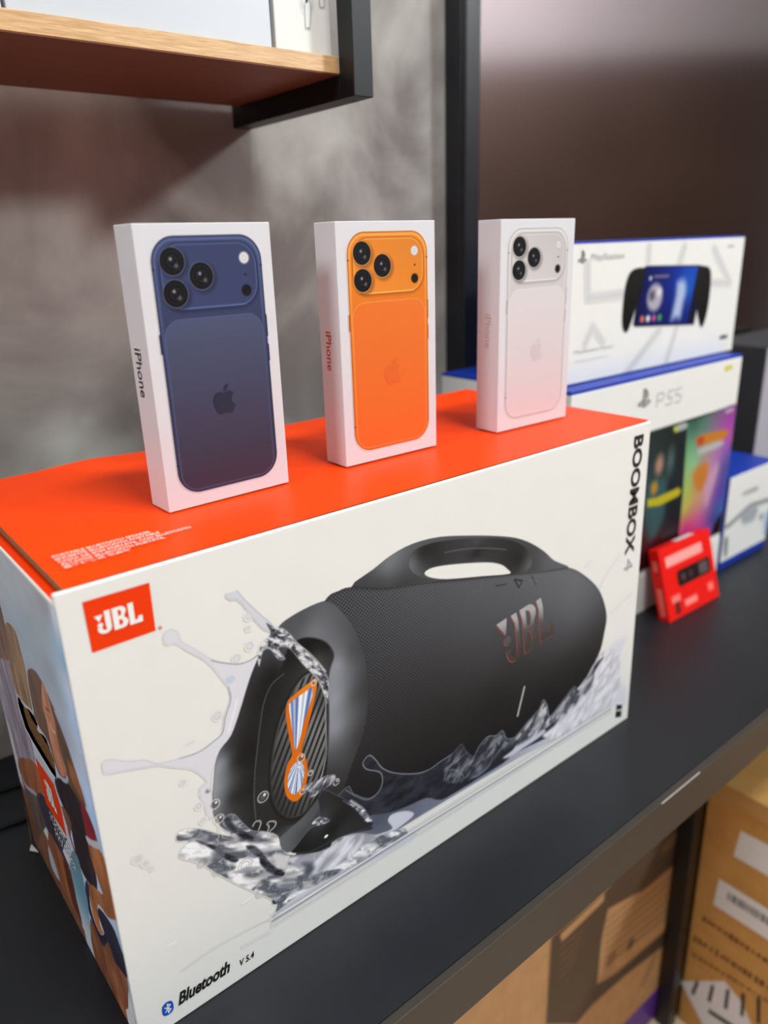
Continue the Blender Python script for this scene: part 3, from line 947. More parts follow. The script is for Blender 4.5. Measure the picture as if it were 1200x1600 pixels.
# foamy glass texture along the crest
P.poly(S3((400, 380), (472, 296), (492, 325), (522, 345), (545, 300), (578, 262), (612, 258), (638, 240), (656, 272), (700, 275), (640, 330), (560, 400), (480, 440), (420, 450)),
       water(30, 128, 8, 0.6, 0.22, 2.0, 12), smooth=3, alpha=0.6, soft=1.6)
P.poly(S3((680, 285), (740, 208), (788, 152), (805, 114), (822, 140), (834, 182), (880, 124), (932, 62), (950, 78), (1010, -20), (1000, 60), (900, 170), (800, 240), (700, 300)),
       water(44, 196, 12, 0.7, 0.22, 2.0, 12), smooth=3, alpha=0.7, soft=1.4)
for pts in (((0, 480), (40, 505), (90, 520), (132, 492), (150, 450), (140, 408), (85, 396), (70, 370), (95, 340), (122, 358), (150, 392), (205, 412), (290, 414), (345, 395), (385, 366), (430, 337)),
            ((690, 266), (740, 206), (788, 150), (806, 114), (822, 142), (832, 182), (880, 124), (934, 60)),
            ((520, 350), (545, 302), (580, 264), (614, 260), (640, 240), (656, 272), (692, 266)),
            ((400, 440), (415, 405), (450, 400), (480, 425), (470, 450)),
            ((500, 440), (560, 405), (590, 370), (600, 330))):
    P.line(S3(*pts), 0.6, (150, 152, 156), soft=0.5, alpha=0.85)
P.line(S3((20, 525), (70, 560), (85, 590), (100, 605)), 2.0, (214, 214, 216), soft=1.0, alpha=0.85)
P.poly(dark, idw([(S5((800, 560))[0], 40), (S5((760, 680))[0], 60), (S5((900, 640))[0], 30), (S5((980, 700))[0], 42), (S5((820, 720))[0], 26), (S5((660, 800))[0], 30), (S5((620, 850))[0], 26), (S5((880, 740))[0], 46)], 3),
       smooth=3, edge=(120, 121, 126), ew=0.5, ea=0.5)
P.poly(S5((510, 790), (560, 740), (640, 670), (700, 600), (735, 560), (740, 620), (690, 700), (660, 760), (620, 820), (570, 868), (530, 860), (510, 830)),
       idw([(S5((720, 590))[0], 82), (S5((640, 700))[0], 90), (S5((560, 780))[0], 96), (S5((540, 840))[0], 100), (S5((640, 760))[0], 74)], 2.5), smooth=3, soft=0.8)
P.poly(S5((880, 560), (960, 595), (1020, 625), (1040, 665), (1060, 690), (1020, 690), (985, 650), (950, 610), (900, 580)), water(60, 230, 15, -0.4, 0.4), smooth=3, alpha=0.7)
P.poly(S5((700, 700), (740, 660), (770, 660), (810, 680), (780, 700), (730, 712)), water(60, 220, 18, -0.4, 0.4), smooth=3, alpha=0.8)
P.poly(S5((650, 480), (740, 440), (800, 412), (838, 415), (840, 440), (820, 470), (770, 500), (700, 555), (690, 520)), water(48, 190, 21, 0.5, 0.35), smooth=3, alpha=0.6)
P.disc(S5((785, 774))[0], 1.8, (232, 232, 232), ry=1.3)
# --- bright churning water in front
P.poly(S5((180, 700), (200, 655), (245, 645), (290, 690), (350, 740), (420, 745), (500, 770), (520, 840), (560, 880), (660, 880), (800, 850), (820, 810), (900, 770), (1000, 760), (1090, 770),
          (1180, 740), (1250, 730), (1250, 800), (1100, 880), (900, 990), (700, 1110), (560, 1200), (470, 1260), (500, 1170), (420, 1120), (300, 1070), (200, 1020), (110, 970), (50, 930), (-70, 900), (-60, 850), (-20, 800), (-90, 800), (-70, 740), (40, 730), (150, 760), (230, 770)),
       water(78, 244, 31, -0.55, 0.15, 3.0, 20, (0, 1, 6)), smooth=3, edge=(166, 168, 172), ew=0.5, ea=0.7)
P.poly(S5((560, 900), (700, 880), (840, 820), (900, 775), (1000, 762), (1080, 775), (1000, 830), (950, 880), (880, 930), (780, 980), (700, 1000), (620, 960)),
       water(150, 226, 34, 0.45, 0.10, 2.0, 16, (0, 2, 14)), smooth=3, alpha=0.95, soft=1.2)
P.poly(S5((500, 1215), (640, 1105), (860, 990), (1100, 860), (1290, 740), (1300, 790), (1100, 900), (860, 1020), (640, 1150), (490, 1255)), (206, 209, 220), smooth=3, soft=1.0, alpha=0.85)
for pts, w in ((((20, 798), (80, 812), (140, 830), (200, 870), (270, 905), (250, 930), (190, 905), (130, 860), (80, 830)), 0),
               (((185, 680), (215, 665), (250, 710), (300, 735), (350, 770), (360, 800), (300, 790), (230, 745), (195, 715)), 0),
               (((315, 830), (370, 830), (420, 880), (470, 940), (540, 985), (520, 1010), (450, 985), (400, 940), (390, 900), (340, 870)), 0)):
    P.poly(S5(*pts), water(16, 96, 40, -0.6, 0.3), smooth=3, alpha=0.9, soft=0.7)
P.poly(S5((470, 880), (520, 870), (560, 900), (555, 950), (510, 960), (475, 920)), (206, 207, 208), smooth=3, alpha=0.8, soft=1.2)
P.poly(S5((640, 930), (700, 925), (720, 960), (680, 1010), (650, 1000), (660, 960)), (84, 88, 94), smooth=3, alpha=0.7, soft=1.4)
for x, y, r in ((310, 945, 5), (405, 1100, 4), (150, 975, 3.4), (60, 930, 3)):
    for k in (1, 0.62):
        P.ring(S5((x, y))[0], r * k, 0.6, (120, 122, 126), alpha=0.6)
for pts in (((355, 715), (370, 690), (395, 684), (402, 700), (390, 735)), ((440, 750), (450, 720), (440, 700), (460, 686), (488, 690), (485, 715), (455, 745)), ((160, 750), (155, 700), (140, 660))):
    P.line(S5(*pts), 1.0, (205, 206, 208), soft=0.5, alpha=0.9)
# waterline streaks
for off_, w, c, a in ((0, 1.1, (108, 111, 118), 0.9), (-6, 0.8, (170, 173, 180), 0.8), (7, 0.8, (238, 239, 242), 0.9), (14, 0.9, (150, 153, 162), 0.8), (-16, 2.2, (196, 198, 202), 0.6), (22, 0.6, (176, 178, 188), 0.7)):
    a0, b0 = S5((470, 1272))[0], S3((1080, 150))[0]
    n = 9
    pts = []
    for k in range(n):
        t = k / (n - 1)
        pts.append((a0[0] + (b0[0] - a0[0]) * t, a0[1] + (b0[1] - a0[1]) * t + off_ * 0.28 + 0.4 * math.sin(7 * t + off_)))
    P.line(pts, w, c, soft=0.5, alpha=a)
P.line(PX((285, 1515), (335, 1480), (400, 1445), (440, 1428)), 0.5, (200, 202, 204), soft=0.7)
P.line(PX((380, 1478), (420, 1455)), 1.6, (208, 210, 214), soft=0.7, alpha=0.7)
P.line(PX((262, 1478), (276, 1470)), 0.8, (244, 244, 244), soft=0.6)
P.line(PX((378, 1412), (392, 1402)), 0.8, (246, 246, 246), soft=0.6)
dk_ = (P.C.mean(-1) < 150)[..., None]
P.C = np.where(dk_, P.C * np.array([0.96, 0.99, 1.04]), P.C)
P.build('speaker_picture', FF, M['print'], ct, off=0.25)

# printed marks
loops_mesh('logo_patch', [PX((128, 941), (233, 910), (243, 985), (144, 1020))], FF, M['red_orange'], ct, 0.25, 'orange logo patch')
L7 = PF.crop(120, 890, 8.0)
a, b, c = L7((335, 800))[0], L7((850, 640))[0], L7((262, 520))[0]
jl = emblem_at((a[0] - 3.6, a[1]), (b[0] - 1, a[1] + 0.0), (a[0] - 3.6, L7((700, 400))[0][1]))
loops_mesh('emblem', jl, FF, M['white_ink'], ct, 0.5, 'white three letter logo')
loops_mesh('registered_mark', [arc(*L7((1040, 725))[0], 1.1, 1.1, 0, 345, 12)], FF, mat('pale_red_ink', (222, 130, 118)), ct, 0.3)
# emblem on the speaker: red rim, then the grey face
a, b, c = S6((290, 925))[0], S6((770, 790))[0], S6((215, 360))[0]
rim = mat('red_metal_ink', (150, 70, 62), 0.4, 0.4)
face = emblem_at((a[0] - 4, a[1] - 0.5), (b[0], a[1] - 0.5), (c[0] - 0.5, S6((640, 275))[0][1] + 0.5), THIN)
loops_mesh('speaker_emblem_rim', [[(x - 0.9, y - 0.7) for x, y in L] for L in face], FF, rim, ct, 0.35, 'red rim of the speaker emblem')
eg = bpy.data.materials.new('brushed_grey_ink')
eg.use_nodes = True
nt = eg.node_tree
tc = nt.nodes.new('ShaderNodeTexCoord')
sx = nt.nodes.new('ShaderNodeSeparateXYZ')
rp = nt.nodes.new('ShaderNodeValToRGB')
mr = nt.nodes.new('ShaderNodeMapRange')
mr.inputs[1].default_value, mr.inputs[2].default_value = 0.135, 0.205
nt.links.new(tc.outputs['Object'], sx.inputs[0])
nt.links.new(sx.outputs['Z'], mr.inputs[0])
nt.links.new(mr.outputs[0], rp.inputs[0])
e = rp.color_ramp.elements
e[0].position, e[0].color = 0.25, (*lin((44, 43, 45)), 1)
e[1].position, e[1].color = 0.72, (*lin((165, 165, 172)), 1)
x_ = rp.color_ramp.elements.new(0.5)
x_.color = (*lin((72, 72, 76)), 1)
nt.links.new(rp.outputs[0], nt.nodes['Principled BSDF'].inputs['Base Color'])
nt.nodes['Principled BSDF'].inputs['Roughness'].default_value = 0.4
loops_mesh('speaker_emblem', face, FF, eg, ct, 0.5, 'grey emblem on the printed speaker')

# model name running down the right edge
B1 = PF.crop(900, 640, 2.963)
text('BOOMBOX', FF, [(507.5, 313.5), (507.5, 196.5), (522.5, 313.5)], M['ink'], ct, 0.035)
text('4', FF, [(508.5, 192), (508.5, 179), (522.5, 192)], M['grey_ink'], ct, 0.0, label='thin grey numeral')
loops_mesh('small_mark', [PX((963, 1101), (972, 1101), (971, 1108), (962, 1109)), PX((962, 1111), (971, 1110), (970, 1120), (961, 1121))], FF, M['ink'], ct, 0.3)
# wireless mark and lettering at the lower left corner
c = PF.mm(262, 1575)
loops_mesh('wireless_badge', [smooth_loop([(c[0] - 3.1, c[1] - 4.2), (c[0], c[1] - 5.6), (c[0] + 3.1, c[1] - 4.2), (c[0] + 3.9, c[1]), (c[0] + 3.1, c[1] + 4.2), (c[0], c[1] + 5.6), (c[0] - 3.1, c[1] + 4.2), (c[0] - 3.9, c[1])], 4)], FF, M['bt_blue'], ct, 0.3, 'blue oval badge')


def stroke(pts, w):
    """thin polyline as quads (list of loops)"""
    out = []
    for p, q in zip(pts[:-1], pts[1:]):
        p, q = np.array(p, float), np.array(q, float)
        d = (q - p) / np.linalg.norm(q - p)
        n = np.array([-d[1], d[0]]) * w / 2
        p2, q2 = p - d * w * 0.3, q + d * w * 0.3
        out.append([tuple(p2 - n), tuple(q2 - n), tuple(q2 + n), tuple(p2 + n)])
    return out


def strokes_mesh(name, pts, w, fr, mt, parent, off, label=None):
    V, F_ = [], []
    for k, L in enumerate(stroke(pts, w)):
        for x, y in L:
            V.append(fr.at(x, y, off + 0.02 * k))
        F_.append(tuple(range(4 * k, 4 * k + 4)))
    return mesh(name, V, F_, mt, parent, label)


strokes_mesh('wireless_rune', [(c[0] - 1.9, c[1] + 1.9), (c[0] + 1.9, c[1] - 1.9), (c[0], c[1] - 3.8), (c[0], c[1] + 3.8), (c[0] + 1.9, c[1] + 1.9), (c[0] - 1.9, c[1] - 1.9)], 0.75, FF, M['white_ink'], ct, 0.45, 'white rune on the blue badge')
K8 = PF.crop(230, 1460, 6.316)
p0, p1, p2 = K8((307, 705))[0], K8((808, 385))[0], K8((290, 618))[0]
text('Bluetooth', FF, [p0, (p1[0], p0[1] + 0.2), (p0[0] + 2.6, p0[1] + 10.6)], M['ink'], ct, 0.035)
p0, p1 = K8((925, 306))[0], K8((1045, 232))[0]
text('V 5.4', FF, [(p0[0] - 1.5, p0[1]), (p1[0] + 0.6, p0[1]), (p0[0] - 0.6, p0[1] + 5.6)], M['ink'], ct, 0.02)
loops_mesh('registered_mark', [arc(*K8((808, 294))[0], 0.8, 0.8, 0, 345, 10)], FF, M['grey_ink'], ct, 0.3)

# lettering on the lid
FT = Frame((0, 0, BH), (1, 0, 0), (0, 1, 0))
lid_ink = mat('pale_pink_ink', (255, 205, 190), 0.4, 0.4, 0.01)
for k, (s_, x1) in enumerate((('PORTABLE BLUETOOTH SPEAKER', 71.5), ('ENCEINTE BLUETOOTH PORTABLE', 75), ('CAIXA DE SOM PORTÁTIL COM BLUETOOTH', 93), ('ALTAVOZ BLUETOOTH PORTÁTIL', 74), ('蓝牙便携式 扬声器', 52))):
    y = 45.6 - k * 5.0
    text(s_, FT, [(14.2, y - 1.6), (x1, y - 1.6), (14.2, y + 2.2 + (0.8 if 'Á' in s_ else 0))], lid_ink, ct, 0.035, off=1.2)

# left side: photograph of three women outdoors, with a torn carry slot
FL = Frame((0, BD, 0), (0, -1, 0), (0, 0, 1))
PL = Plane(FL)
A1, A2, A3 = PL.crop(0, 830, 5.714), PL.crop(0, 1080, 5.714), PL.crop(60, 1280, 5.0)
HL = BH * 1000 - 7.5
Q = Print(0, BD * 1000, 0, HL, 0.9, 0.7, (170, 176, 184))
sky = idw([(A1((50, 300))[0], (160, 164, 170)), (A1((300, 600))[0], (158, 160, 168)), (A1((200, 800))[0], (150, 164, 178)), (A1((430, 700))[0], (150, 152, 162)), (A1((480, 760))[0], (196, 200, 220)),
           (A1((570, 1150))[0], (150, 186, 216)), (A1((420, 1200))[0], (150, 158, 170)), (A1((620, 1400))[0], (190, 198, 222)), (A2((560, 150))[0], (150, 160, 176)), (A2((660, 250))[0], (164, 190, 222)),
           (A2((720, 600))[0], (178, 186, 206)), (A2((820, 1000))[0], (170, 196, 232)), (A3((460, 80))[0], (162, 192, 228)), (A3((620, 850))[0], (170, 188, 214)), (A3((680, 1000))[0], (160, 200, 222)),
           (A3((740, 1300))[0], (130, 176, 206)), (A3((750, 1500))[0], (200, 202, 210))], 2.6)
Q.C[:] = sky(Q.X, Q.Y, 0) + (fbm(Q.X * 0.03, Q.Y * 0.05, 3)[..., None] - 0.5) * 24
hair = lambda base, s: (lambda X, Y, d: np.array(base) * (0.72 + 0.6 * fbm(X * 0.12, Y * 0.035, s))[..., None])
Q.poly([(-3, -5), (206, -5), (200, 22), (150, 34), (60, 52), (-3, 66)], hair((120, 80, 58), 77), smooth=0)
Q.poly(A1((-60, 500), (0, 650), (35, 800), (70, 950), (82, 1150), (40, 1165), (-60, 1150)), hair((128, 96, 84), 5), smooth=3)
Q.poly(A1((-60, 1140), (40, 1150), (72, 1160), (100, 1230), (150, 1500), (172, 1600)) + A2((230, 330), (280, 450), (312, 640), (250, 610), (160, 605), (110, 400), (20, 100)), hair((150, 138, 152), 8), smooth=3)
Q.poly(A1((48, 850), (62, 815), (90, 830), (135, 890), (190, 1080), (240, 1300), (290, 1600)) + A2((330, 300), (300, 190), (220, 110), (160, 30)) + A1((150, 1450), (90, 1230), (74, 1000)), hair((156, 124, 98), 11), smooth=3)
Q.poly(A1((80, 900), (120, 960), (150, 1100), (130, 1180), (95, 1080)), (150, 118, 92), smooth=3, soft=2, alpha=.6)
Q.poly(A1((245, 1280), (262, 1230), (300, 1235), (345, 1290), (400, 1400), (490, 1600)) + A2((480, 170), (560, 370), (640, 600), (720, 860), (765, 1010), (750, 1040), (690, 960), (610, 880), (540, 770), (490, 640), (430, 450), (340, 300), (290, 130)), hair((112, 84, 70), 14), smooth=3)
Q.poly(A2((372, -80), (400, -40), (430, 60), (460, 180), (492, 290), (512, 420), (545, 560), (592, 700), (585, 762), (545, 745), (500, 640), (452, 450), (410, 250), (378, 120)), hair((192, 132, 104), 17), smooth=3)
Q.line(A2((450, 300), (470, 350), (490, 372)), 1.6, (236, 224, 220))
Q.line(A2((410, 150), (440, 180)), 1.6, (90, 62, 54))
Q.line(A2((425, 210), (445, 250)), 1.2, (120, 80, 66))
Q.poly(A2((600, 600), (700, 800), (765, 1010), (730, 960), (640, 800)), hair((150, 96, 62), 19), smooth=3, soft=2)
# dark vest, sleeve, arm, shorts, legs
Q.poly(A2((488, 775), (560, 790), (605, 815), (690, 955), (760, 1060), (870, 1340), (780, 1325), (830, 1500), (850, 1600)) + A3((460, 560), (380, 480), (330, 380), (290, 270)) + A2((640, 1250), (560, 1020), (512, 900)), hair((52, 42, 48), 21), smooth=2)
Q.poly(A2((715, 970), (790, 1100), (872, 1342), (785, 1318), (750, 1180)), hair((140, 42, 54), 22), smooth=2)
Q.line(A2((525, 745), (562, 790), (595, 800), (602, 770)), 3.4, (190, 186, 200))
Q.poly(A3((388, 200), (470, 226), (522, 330), (552, 400), (592, 580), (630, 770), (590, 786), (540, 762), (465, 660), (470, 760), (492, 860), (512, 890), (480, 892), (448, 820), (416, 690), (392, 500), (470, 562), (503, 582), (440, 400)), hair((178, 112, 70), 24), smooth=2)
Q.line(A2((778, 1322), (828, 1362), (882, 1378)), 5.0, (206, 206, 220))
Q.poly(A3((372, 480), (395, 520), (405, 680), (450, 830), (485, 900), (515, 890), (470, 760), (470, 690), (540, 775), (600, 880), (640, 1000), (690, 1150), (692, 1245), (600, 1120), (545, 960), (512, 1005), (462, 900), (400, 740), (365, 560)), hair((50, 48, 66), 27), smooth=2)
Q.poly(A3((405, 770), (462, 900), (512, 1005), (545, 960), (600, 1120), (692, 1248), (702, 1400), (682, 1490), (530, 1185), (418, 985)), hair((142, 88, 62), 30), smooth=2)
Q.poly(A3((245, 400), (262, 250), (300, 280), (330, 380), (368, 560), (392, 700), (415, 960), (418, 985), (340, 830), (300, 640)), idw([(A3((290, 350))[0], (110, 146, 164)), (A3((340, 600))[0], (112, 160, 186)), (A3((380, 880))[0], (206, 216, 232))], 3), smooth=2)
Q.poly(A2((160, 600), (250, 605), (312, 640), (400, 800), (410, 920), (330, 918), (240, 850), (182, 740)), hair((150, 92, 62), 33), smooth=2)
Q.poly(A2((185, 760), (240, 862), (330, 925), (410, 1000), (440, 1150)) + A3((150, 180), (60, 60), (0, 150), (-20, 60)), hair((96, 80, 74), 36), smooth=2)
Q.line(A2((190, 755), (235, 850), (318, 916)), 4.0, (170, 168, 186))
Q.poly(A2((330, 925), (400, 940), (470, 1100), (560, 1290), (600, 1320)) + A3((190, 250), (250, 380), (180, 300), (120, 180), (60, 60)), hair((60, 56, 70), 38), smooth=2)
Q.poly(A2((545, 1020), (600, 1090), (640, 1200), (630, 1290), (680, 1450)) + A3((290, 275), (240, 130), (225, 60)), hair((126, 84, 66), 40), smooth=2)
Q.poly(A3((75, 90), (130, 180), (190, 290), (250, 400), (300, 640), (345, 830), (250, 660), (170, 490), (95, 300)), hair((152, 92, 60), 42), smooth=2)
Q.poly(A3((190, 300), (248, 400), (300, 640), (335, 800), (262, 640), (215, 430)), hair((104, 56, 42), 43), smooth=2, alpha=.8)
Q.poly(A3((76, 205), (110, 290), (170, 490), (110, 390), (84, 290)), (178, 190, 200), smooth=2)
# red patch and slogan block
Q.poly(A2((315, 588), (480, 830), (540, 1030), (597, 1302), (410, 1000), (360, 780)), (232, 62, 14), smooth=0)
hole = A2((158, 48), (182, 75), (190, 100), (226, 150), (262, 170), (300, 220), (332, 290), (328, 345), (352, 375), (392, 400), (412, 430), (446, 520), (482, 620), (503, 772), (460, 720), (380, 590), (290, 440), (232, 330), (190, 200), (166, 120))
sl = Q.region(hole, 2)
dd = Q.sdf(hole, sl)
Q.put(sl, np.clip(1.2 - np.abs(dd) / 1.5, 0, 1) * (fbm(Q.X[sl] * 0.3, Q.Y[sl] * 0.3, 50) > 0.42), (224, 214, 204))
Q.hole[sl] |= dd < 0
k_ = int(12 / Q.dv)
Q.C[:k_] = Q.C[k_]
k_ = int(9 / Q.du)
Q.C[:, :k_] = Q.C[:, k_:k_ + 1]
Q.C *= np.where(Q.M > 0.5, 0.84, 1.0)[..., None]
Q.build('side_panel', FL, M['print_matte'], ct, off=0.0, gain=1.25, keep_all=True, label='left side printed with a photograph of three smiling women outdoors')
g = lambda s, t: tuple(np.array(A2((380, 740))[0]) * (1 - s) + np.array(A2((530, 1110))[0]) * s + np.array([0, t]))
aa, bb = A2((378, 745))[0], A2((528, 1120))[0]
cc = A2((400, 700))[0]
mid = [(p[0], p[1]) for p in A2((400, 870), (520, 1100), (430, 720))]
hh = A2((470, 860))[0]
em = emblem_at((aa[0] + 4, hh[1] - 24), (bb[0] - 2, hh[1] - 24), (aa[0] + 4, hh[1] - 4))
loops_mesh('side_emblem', em, FL, M['white_ink'], ct, 0.4, 'small white logo on the red side patch')
sa, sb = A2((435, 1050))[0], A3((255, 300))[0]
V, F_ = [], []
rnd = random.Random(3)
for row in range(2):
    u = min(sa[0], sb[0]) + 2 + 6 * row
    while u < max(sa[0], sb[0]) + 4 + 6 * row:
        w = rnd.uniform(2.5, 4.5)
        v0 = hh[1] - 47 - row * 11
        for (ux, uw, vy, vh) in ((u, 1.0, v0, 8), (u, w, v0 + 7, 1.4), (u, w * rnd.choice((0.6, 1)), v0 + rnd.choice((0, 3.4)), 1.4)):
            k = len(V)
            V += [FL.at(ux, vy, 0.4), FL.at(ux + uw, vy, 0.4), FL.at(ux + uw, vy + vh, 0.4), FL.at(ux, vy + vh, 0.4)]
            F_.append((k, k + 1, k + 2, k + 3))
        u += w + 1.6
mesh('side_slogan', V, F_, M['white_ink'], ct, 'white slogan lettering, too foreshortened to read')['kind'] = 'stuff'
# pressed-in board behind the torn slot and its pale torn edge
hb = A2((176, 110), (200, 130), (250, 250), (300, 330), (360, 440), (430, 560), (470, 650), (503, 772), (440, 700), (360, 560), (280, 430), (225, 320), (186, 190))
inner = [FL.at(p[0], p[1], -2.2) for p in hb]
mesh('pressed_in_board', inner, [tuple(range(len(inner)))], M['corrug'], ct, 'brown corrugated board behind the torn slot')
strokes_mesh('torn_edge', A2((168, 118), (188, 195), (230, 328), (290, 438), (380, 590), (460, 720), (500, 772)), 1.3, FL, M['card'], ct, 0.5, 'pale torn paper edge')
box('inside_shade_sheet', 0.004, 0.006, 0.004, BD - 0.004, 0.003, BH - 0.012, mat('dark_inside', (40, 30, 22), 0.9, 0.1), ct, 0)  # dark sheet standing in for the shaded inside behind the torn slot
# scuffed paper corner at the bottom back
mesh('scuffed_corner', [(-0.0005, BD, 0.012), (-0.003, BD - 0.004, 0.0005), (-0.0008, BD - 0.002, 0.05), (-0.0065, BD - 0.012, 0.0012), (-0.001, BD - 0.02, 0.0015)],
     [(0, 1, 2), (1, 3, 4)], M['card'], ct)


# ------------------------------------------------------------------ phone boxes
def phone_picture(pal):
    top, bot, plate, glass_t, glass_b, rim, hi, ringc = pal
    p = Print(7, 85.5, 7.5, 169.5, 0.45, 0.45, (240, 240, 241))

    def body(X, Y, d):
        t = np.clip((Y - 10) / 155, 0, 1)[..., None]
        c = np.array(bot, float) * (1 - t) + np.array(top, float) * t
        e = np.clip(1 - np.abs(d - 2.0) / 1.4, 0, 1)[..., None] * np.clip((Y - 60) / 100, 0.15, 1)[..., None] * 0.75
        c = c * (1 - e) + np.array(hi, float) * e
        k = np.clip(1 - np.abs(d - 0.4) / 0.9, 0, 1)[..., None] * 0.8
        return c * (1 - k) + np.array(rim, float) * k
    # side buttons
    for y0, y1 in ((104, 118), (88, 99)):
        p.rrect(83.0, 84.6, y0, y1, 0.5, rim)
    p.rrect(8.0, 10, 100, 112, 0.5, rim)
    p.rrect(8.8, 84.0, 9.2, 168.0, 15.5, body)
    # camera plateau
    p.rrect(13.0, 80.8, 123.6, 163.0, 14.5, rim, soft=1.6, alpha=0.7)

    def plt(X, Y, d):
        s = np.clip((X - 14) / 66 * 0.5 + (Y - 125) / 40 * 0.5, 0, 1)[..., None]
        c = np.array(plate, float) * (0.94 + 0.1 * (1 - s))
        k = np.clip(1 - np.abs(d - 1.0) / 0.8, 0, 1)[..., None] * 0.55
        return c * (1 - k) + np.array(hi, float) * k
    p.rrect(13.6, 80.2, 124.8, 164.0, 14.0, plt, outline=tuple(0.7 * np.array(rim)), ow=0.45, oa=0.6)
    p.line([(24, 125.8), (70, 125.8)], 0.8, hi, soft=0.4, alpha=0.7)
    for (cx, cy) in ((22.2, 153.6), (40.4, 144.5), (22.2, 135.0)):
        p.disc((cx + 1.2, cy - 1.2), 9.4, tuple(0.55 * np.array(plate)), soft=1.4, alpha=0.6)
        p.disc((cx, cy), 8.6, ringc, soft=0.3)
        p.disc((cx, cy), 7.9, (16, 17, 20), soft=0.3)
        p.ring((cx, cy), 5.8, 0.5, (46, 47, 52), alpha=0.8)
        p.ring((cx, cy), 3.2, 0.5, (60, 61, 66), alpha=0.8)
        p.disc((cx - 0.6, cy + 0.4), 1.6, (26, 27, 34))
        p.disc((cx - 0.9, cy + 1.4), 0.9, (170, 172, 178), soft=0.6)
        p.disc((cx + 2.4, cy - 2.6), 1.2, (104, 106, 112), soft=0.8)
    p.disc((71.3, 154.0), 3.7, (186, 187, 192), soft=0.5)
    p.disc((71.3, 154.0), 3.0, (232, 232, 234), soft=0.5)
    p.ring((71.3, 154.0), 1.4, 0.5, (186, 186, 190))
    p.disc((71.4, 143.9), 0.7, (28, 28, 32))
    p.disc((71.2, 134.2), 3.6, tuple(0.3 * np.array(plate)), soft=0.4)
    p.disc((71.2, 134.2), 2.6, (22, 22, 26), soft=0.5)
    # glass back

    def gls(X, Y, d):
        t = np.clip((Y - 12) / 105, 0, 1)[..., None]
        return np.array(glass_b, float) * (1 - t) + np.array(glass_t, float) * t
    p.rrect(11.6, 81.2, 11.2, 119.6, 11.5, gls, outline=tuple(0.7 * np.array(hi) + 0.3 * np.array(glass_t)), ow=0.5, oa=0.75)
    for x in (8.9, 82.6):
        p.rrect(x, x + 1.4, 148.6, 149.6, 0.2, tuple(0.6 * np.array(rim)))
    p.rrect(8.9, 10.3, 29.0, 29.9, 0.2, tuple(0.6 * np.array(rim)))
    return p


PHW, PHD, PHH = 0.09225, 0.02603, 0.175
phones = [
    ((0.09506, 0.07059, 0.02225), 'white phone box with a dark blue phone, nearest the camera', (30, 30, 38), (40, 42, 62),
     ((64, 74, 112), (54, 53, 72), (62, 71, 110), (80, 88, 118), (62, 56, 74), (36, 43, 70), (100, 120, 176), (88, 96, 122)), 'blue-black'),
    ((0.23963, 0.07361, -0.01061), 'white phone box with an orange phone, in the middle of the three', (190, 66, 30), (216, 100, 42),
     ((240, 140, 44), (222, 108, 40), (238, 142, 50), (240, 124, 52), (236, 112, 46), (176, 84, 22), (255, 198, 110), (214, 150, 84)), 'orange'),
    ((0.39835, 0.06621, -0.02264), 'white phone box with a silver phone, farthest of the three', (196, 176, 176), (200, 192, 196),
     ((214, 212, 212), (214, 206, 210), (212, 210, 210), (226, 222, 224), (226, 216, 220), (166, 164, 166), (246, 246, 246), (196, 194, 196)), 'silver'),
]
phone_print = print_mat('phone_box_ink', 0.35, 0.25)
for (x, y, a_), label, inkc, fruitc, pal, nm in phones:
    pb = empty('phone_box', (x, y, BH + 0.0006), label, 'box', 'phone boxes standing on the orange lid', rz=a_)
    box('box_lid', 0, PHW, 0, PHD, 0.0, PHH, M['gloss_white'], pb, 0.0005, 2)
    f1 = Frame((0, 0, 0), (1, 0, 0), (0, 0, 1))
    pp = phone_picture(pal)
    pp.build('phone_picture', f1, phone_print, pb, off=0.2, gain=0.84, label='printed back view of a phone in ' + nm)
    fm = mat('fruit_mark_ink', fruitc, 0.35, 0.4, 0.02)
    loops_mesh('fruit_mark', fit(FRUIT, 39.2, 55.2, 57.4, 77.0), f1, fm, pb, 0.32)
    f2 = Frame((0, PHD, 0), (0, -1, 0), (0, 0, 1))
    tm = mat('side_lettering_ink', inkc, 0.4, 0.4, 0.02)
    # reads downwards, tops of the letters towards the front
    tu0, tu1, tz0, tz1 = {'blue-black': (6.0, 15.0, 103.6, 73.0), 'orange': (7.6, 14.6, 100.2, 71.6), 'silver': (9.6, 16.6, 100.6, 72.2)}[nm]
    text('iPhone', f2, [(tu0, tz0), (tu0, tz1), (tu1, tz0)], tm, pb, 0.012, off=0.15)

# ------------------------------------------------------------------ game console carton
PSX0, PSX1, PSY, PSD, PSZ = 0.5855, 0.960, 0.130, 0.205, 0.326
pc = empty('console_carton', (PSX0, PSY, 0), 'large white and blue game console carton standing behind the speaker carton', 'box')
WPS = PSX1 - PSX0
box('box_body', 0, WPS, 0, PSD, 0, PSZ - 0.004, M['card'], pc, 0.001)
box('top_panel', 0, WPS, 0.0005, PSD, PSZ - 0.004, PSZ, M['blue'], pc, 0.0008, label='blue top panel')
FP = Frame((0, 0, 0), (1, 0, 0), (0, 0, 1))
PP = Plane(FP, (PSX0, PSY, 0))
C5, C6 = PP.crop(860, 340, 3.53), PP.crop(960, 620, 4.0)
G = Print(120, WPS * 1000 - 0.5, 60, 262, 1.2, 1.2, (228, 228, 225))
artL, artR = 0.5 * (C6((232, 215))[0][0] + 160), WPS * 1000 - 1
mm_ = lambda *p: C6(*p)
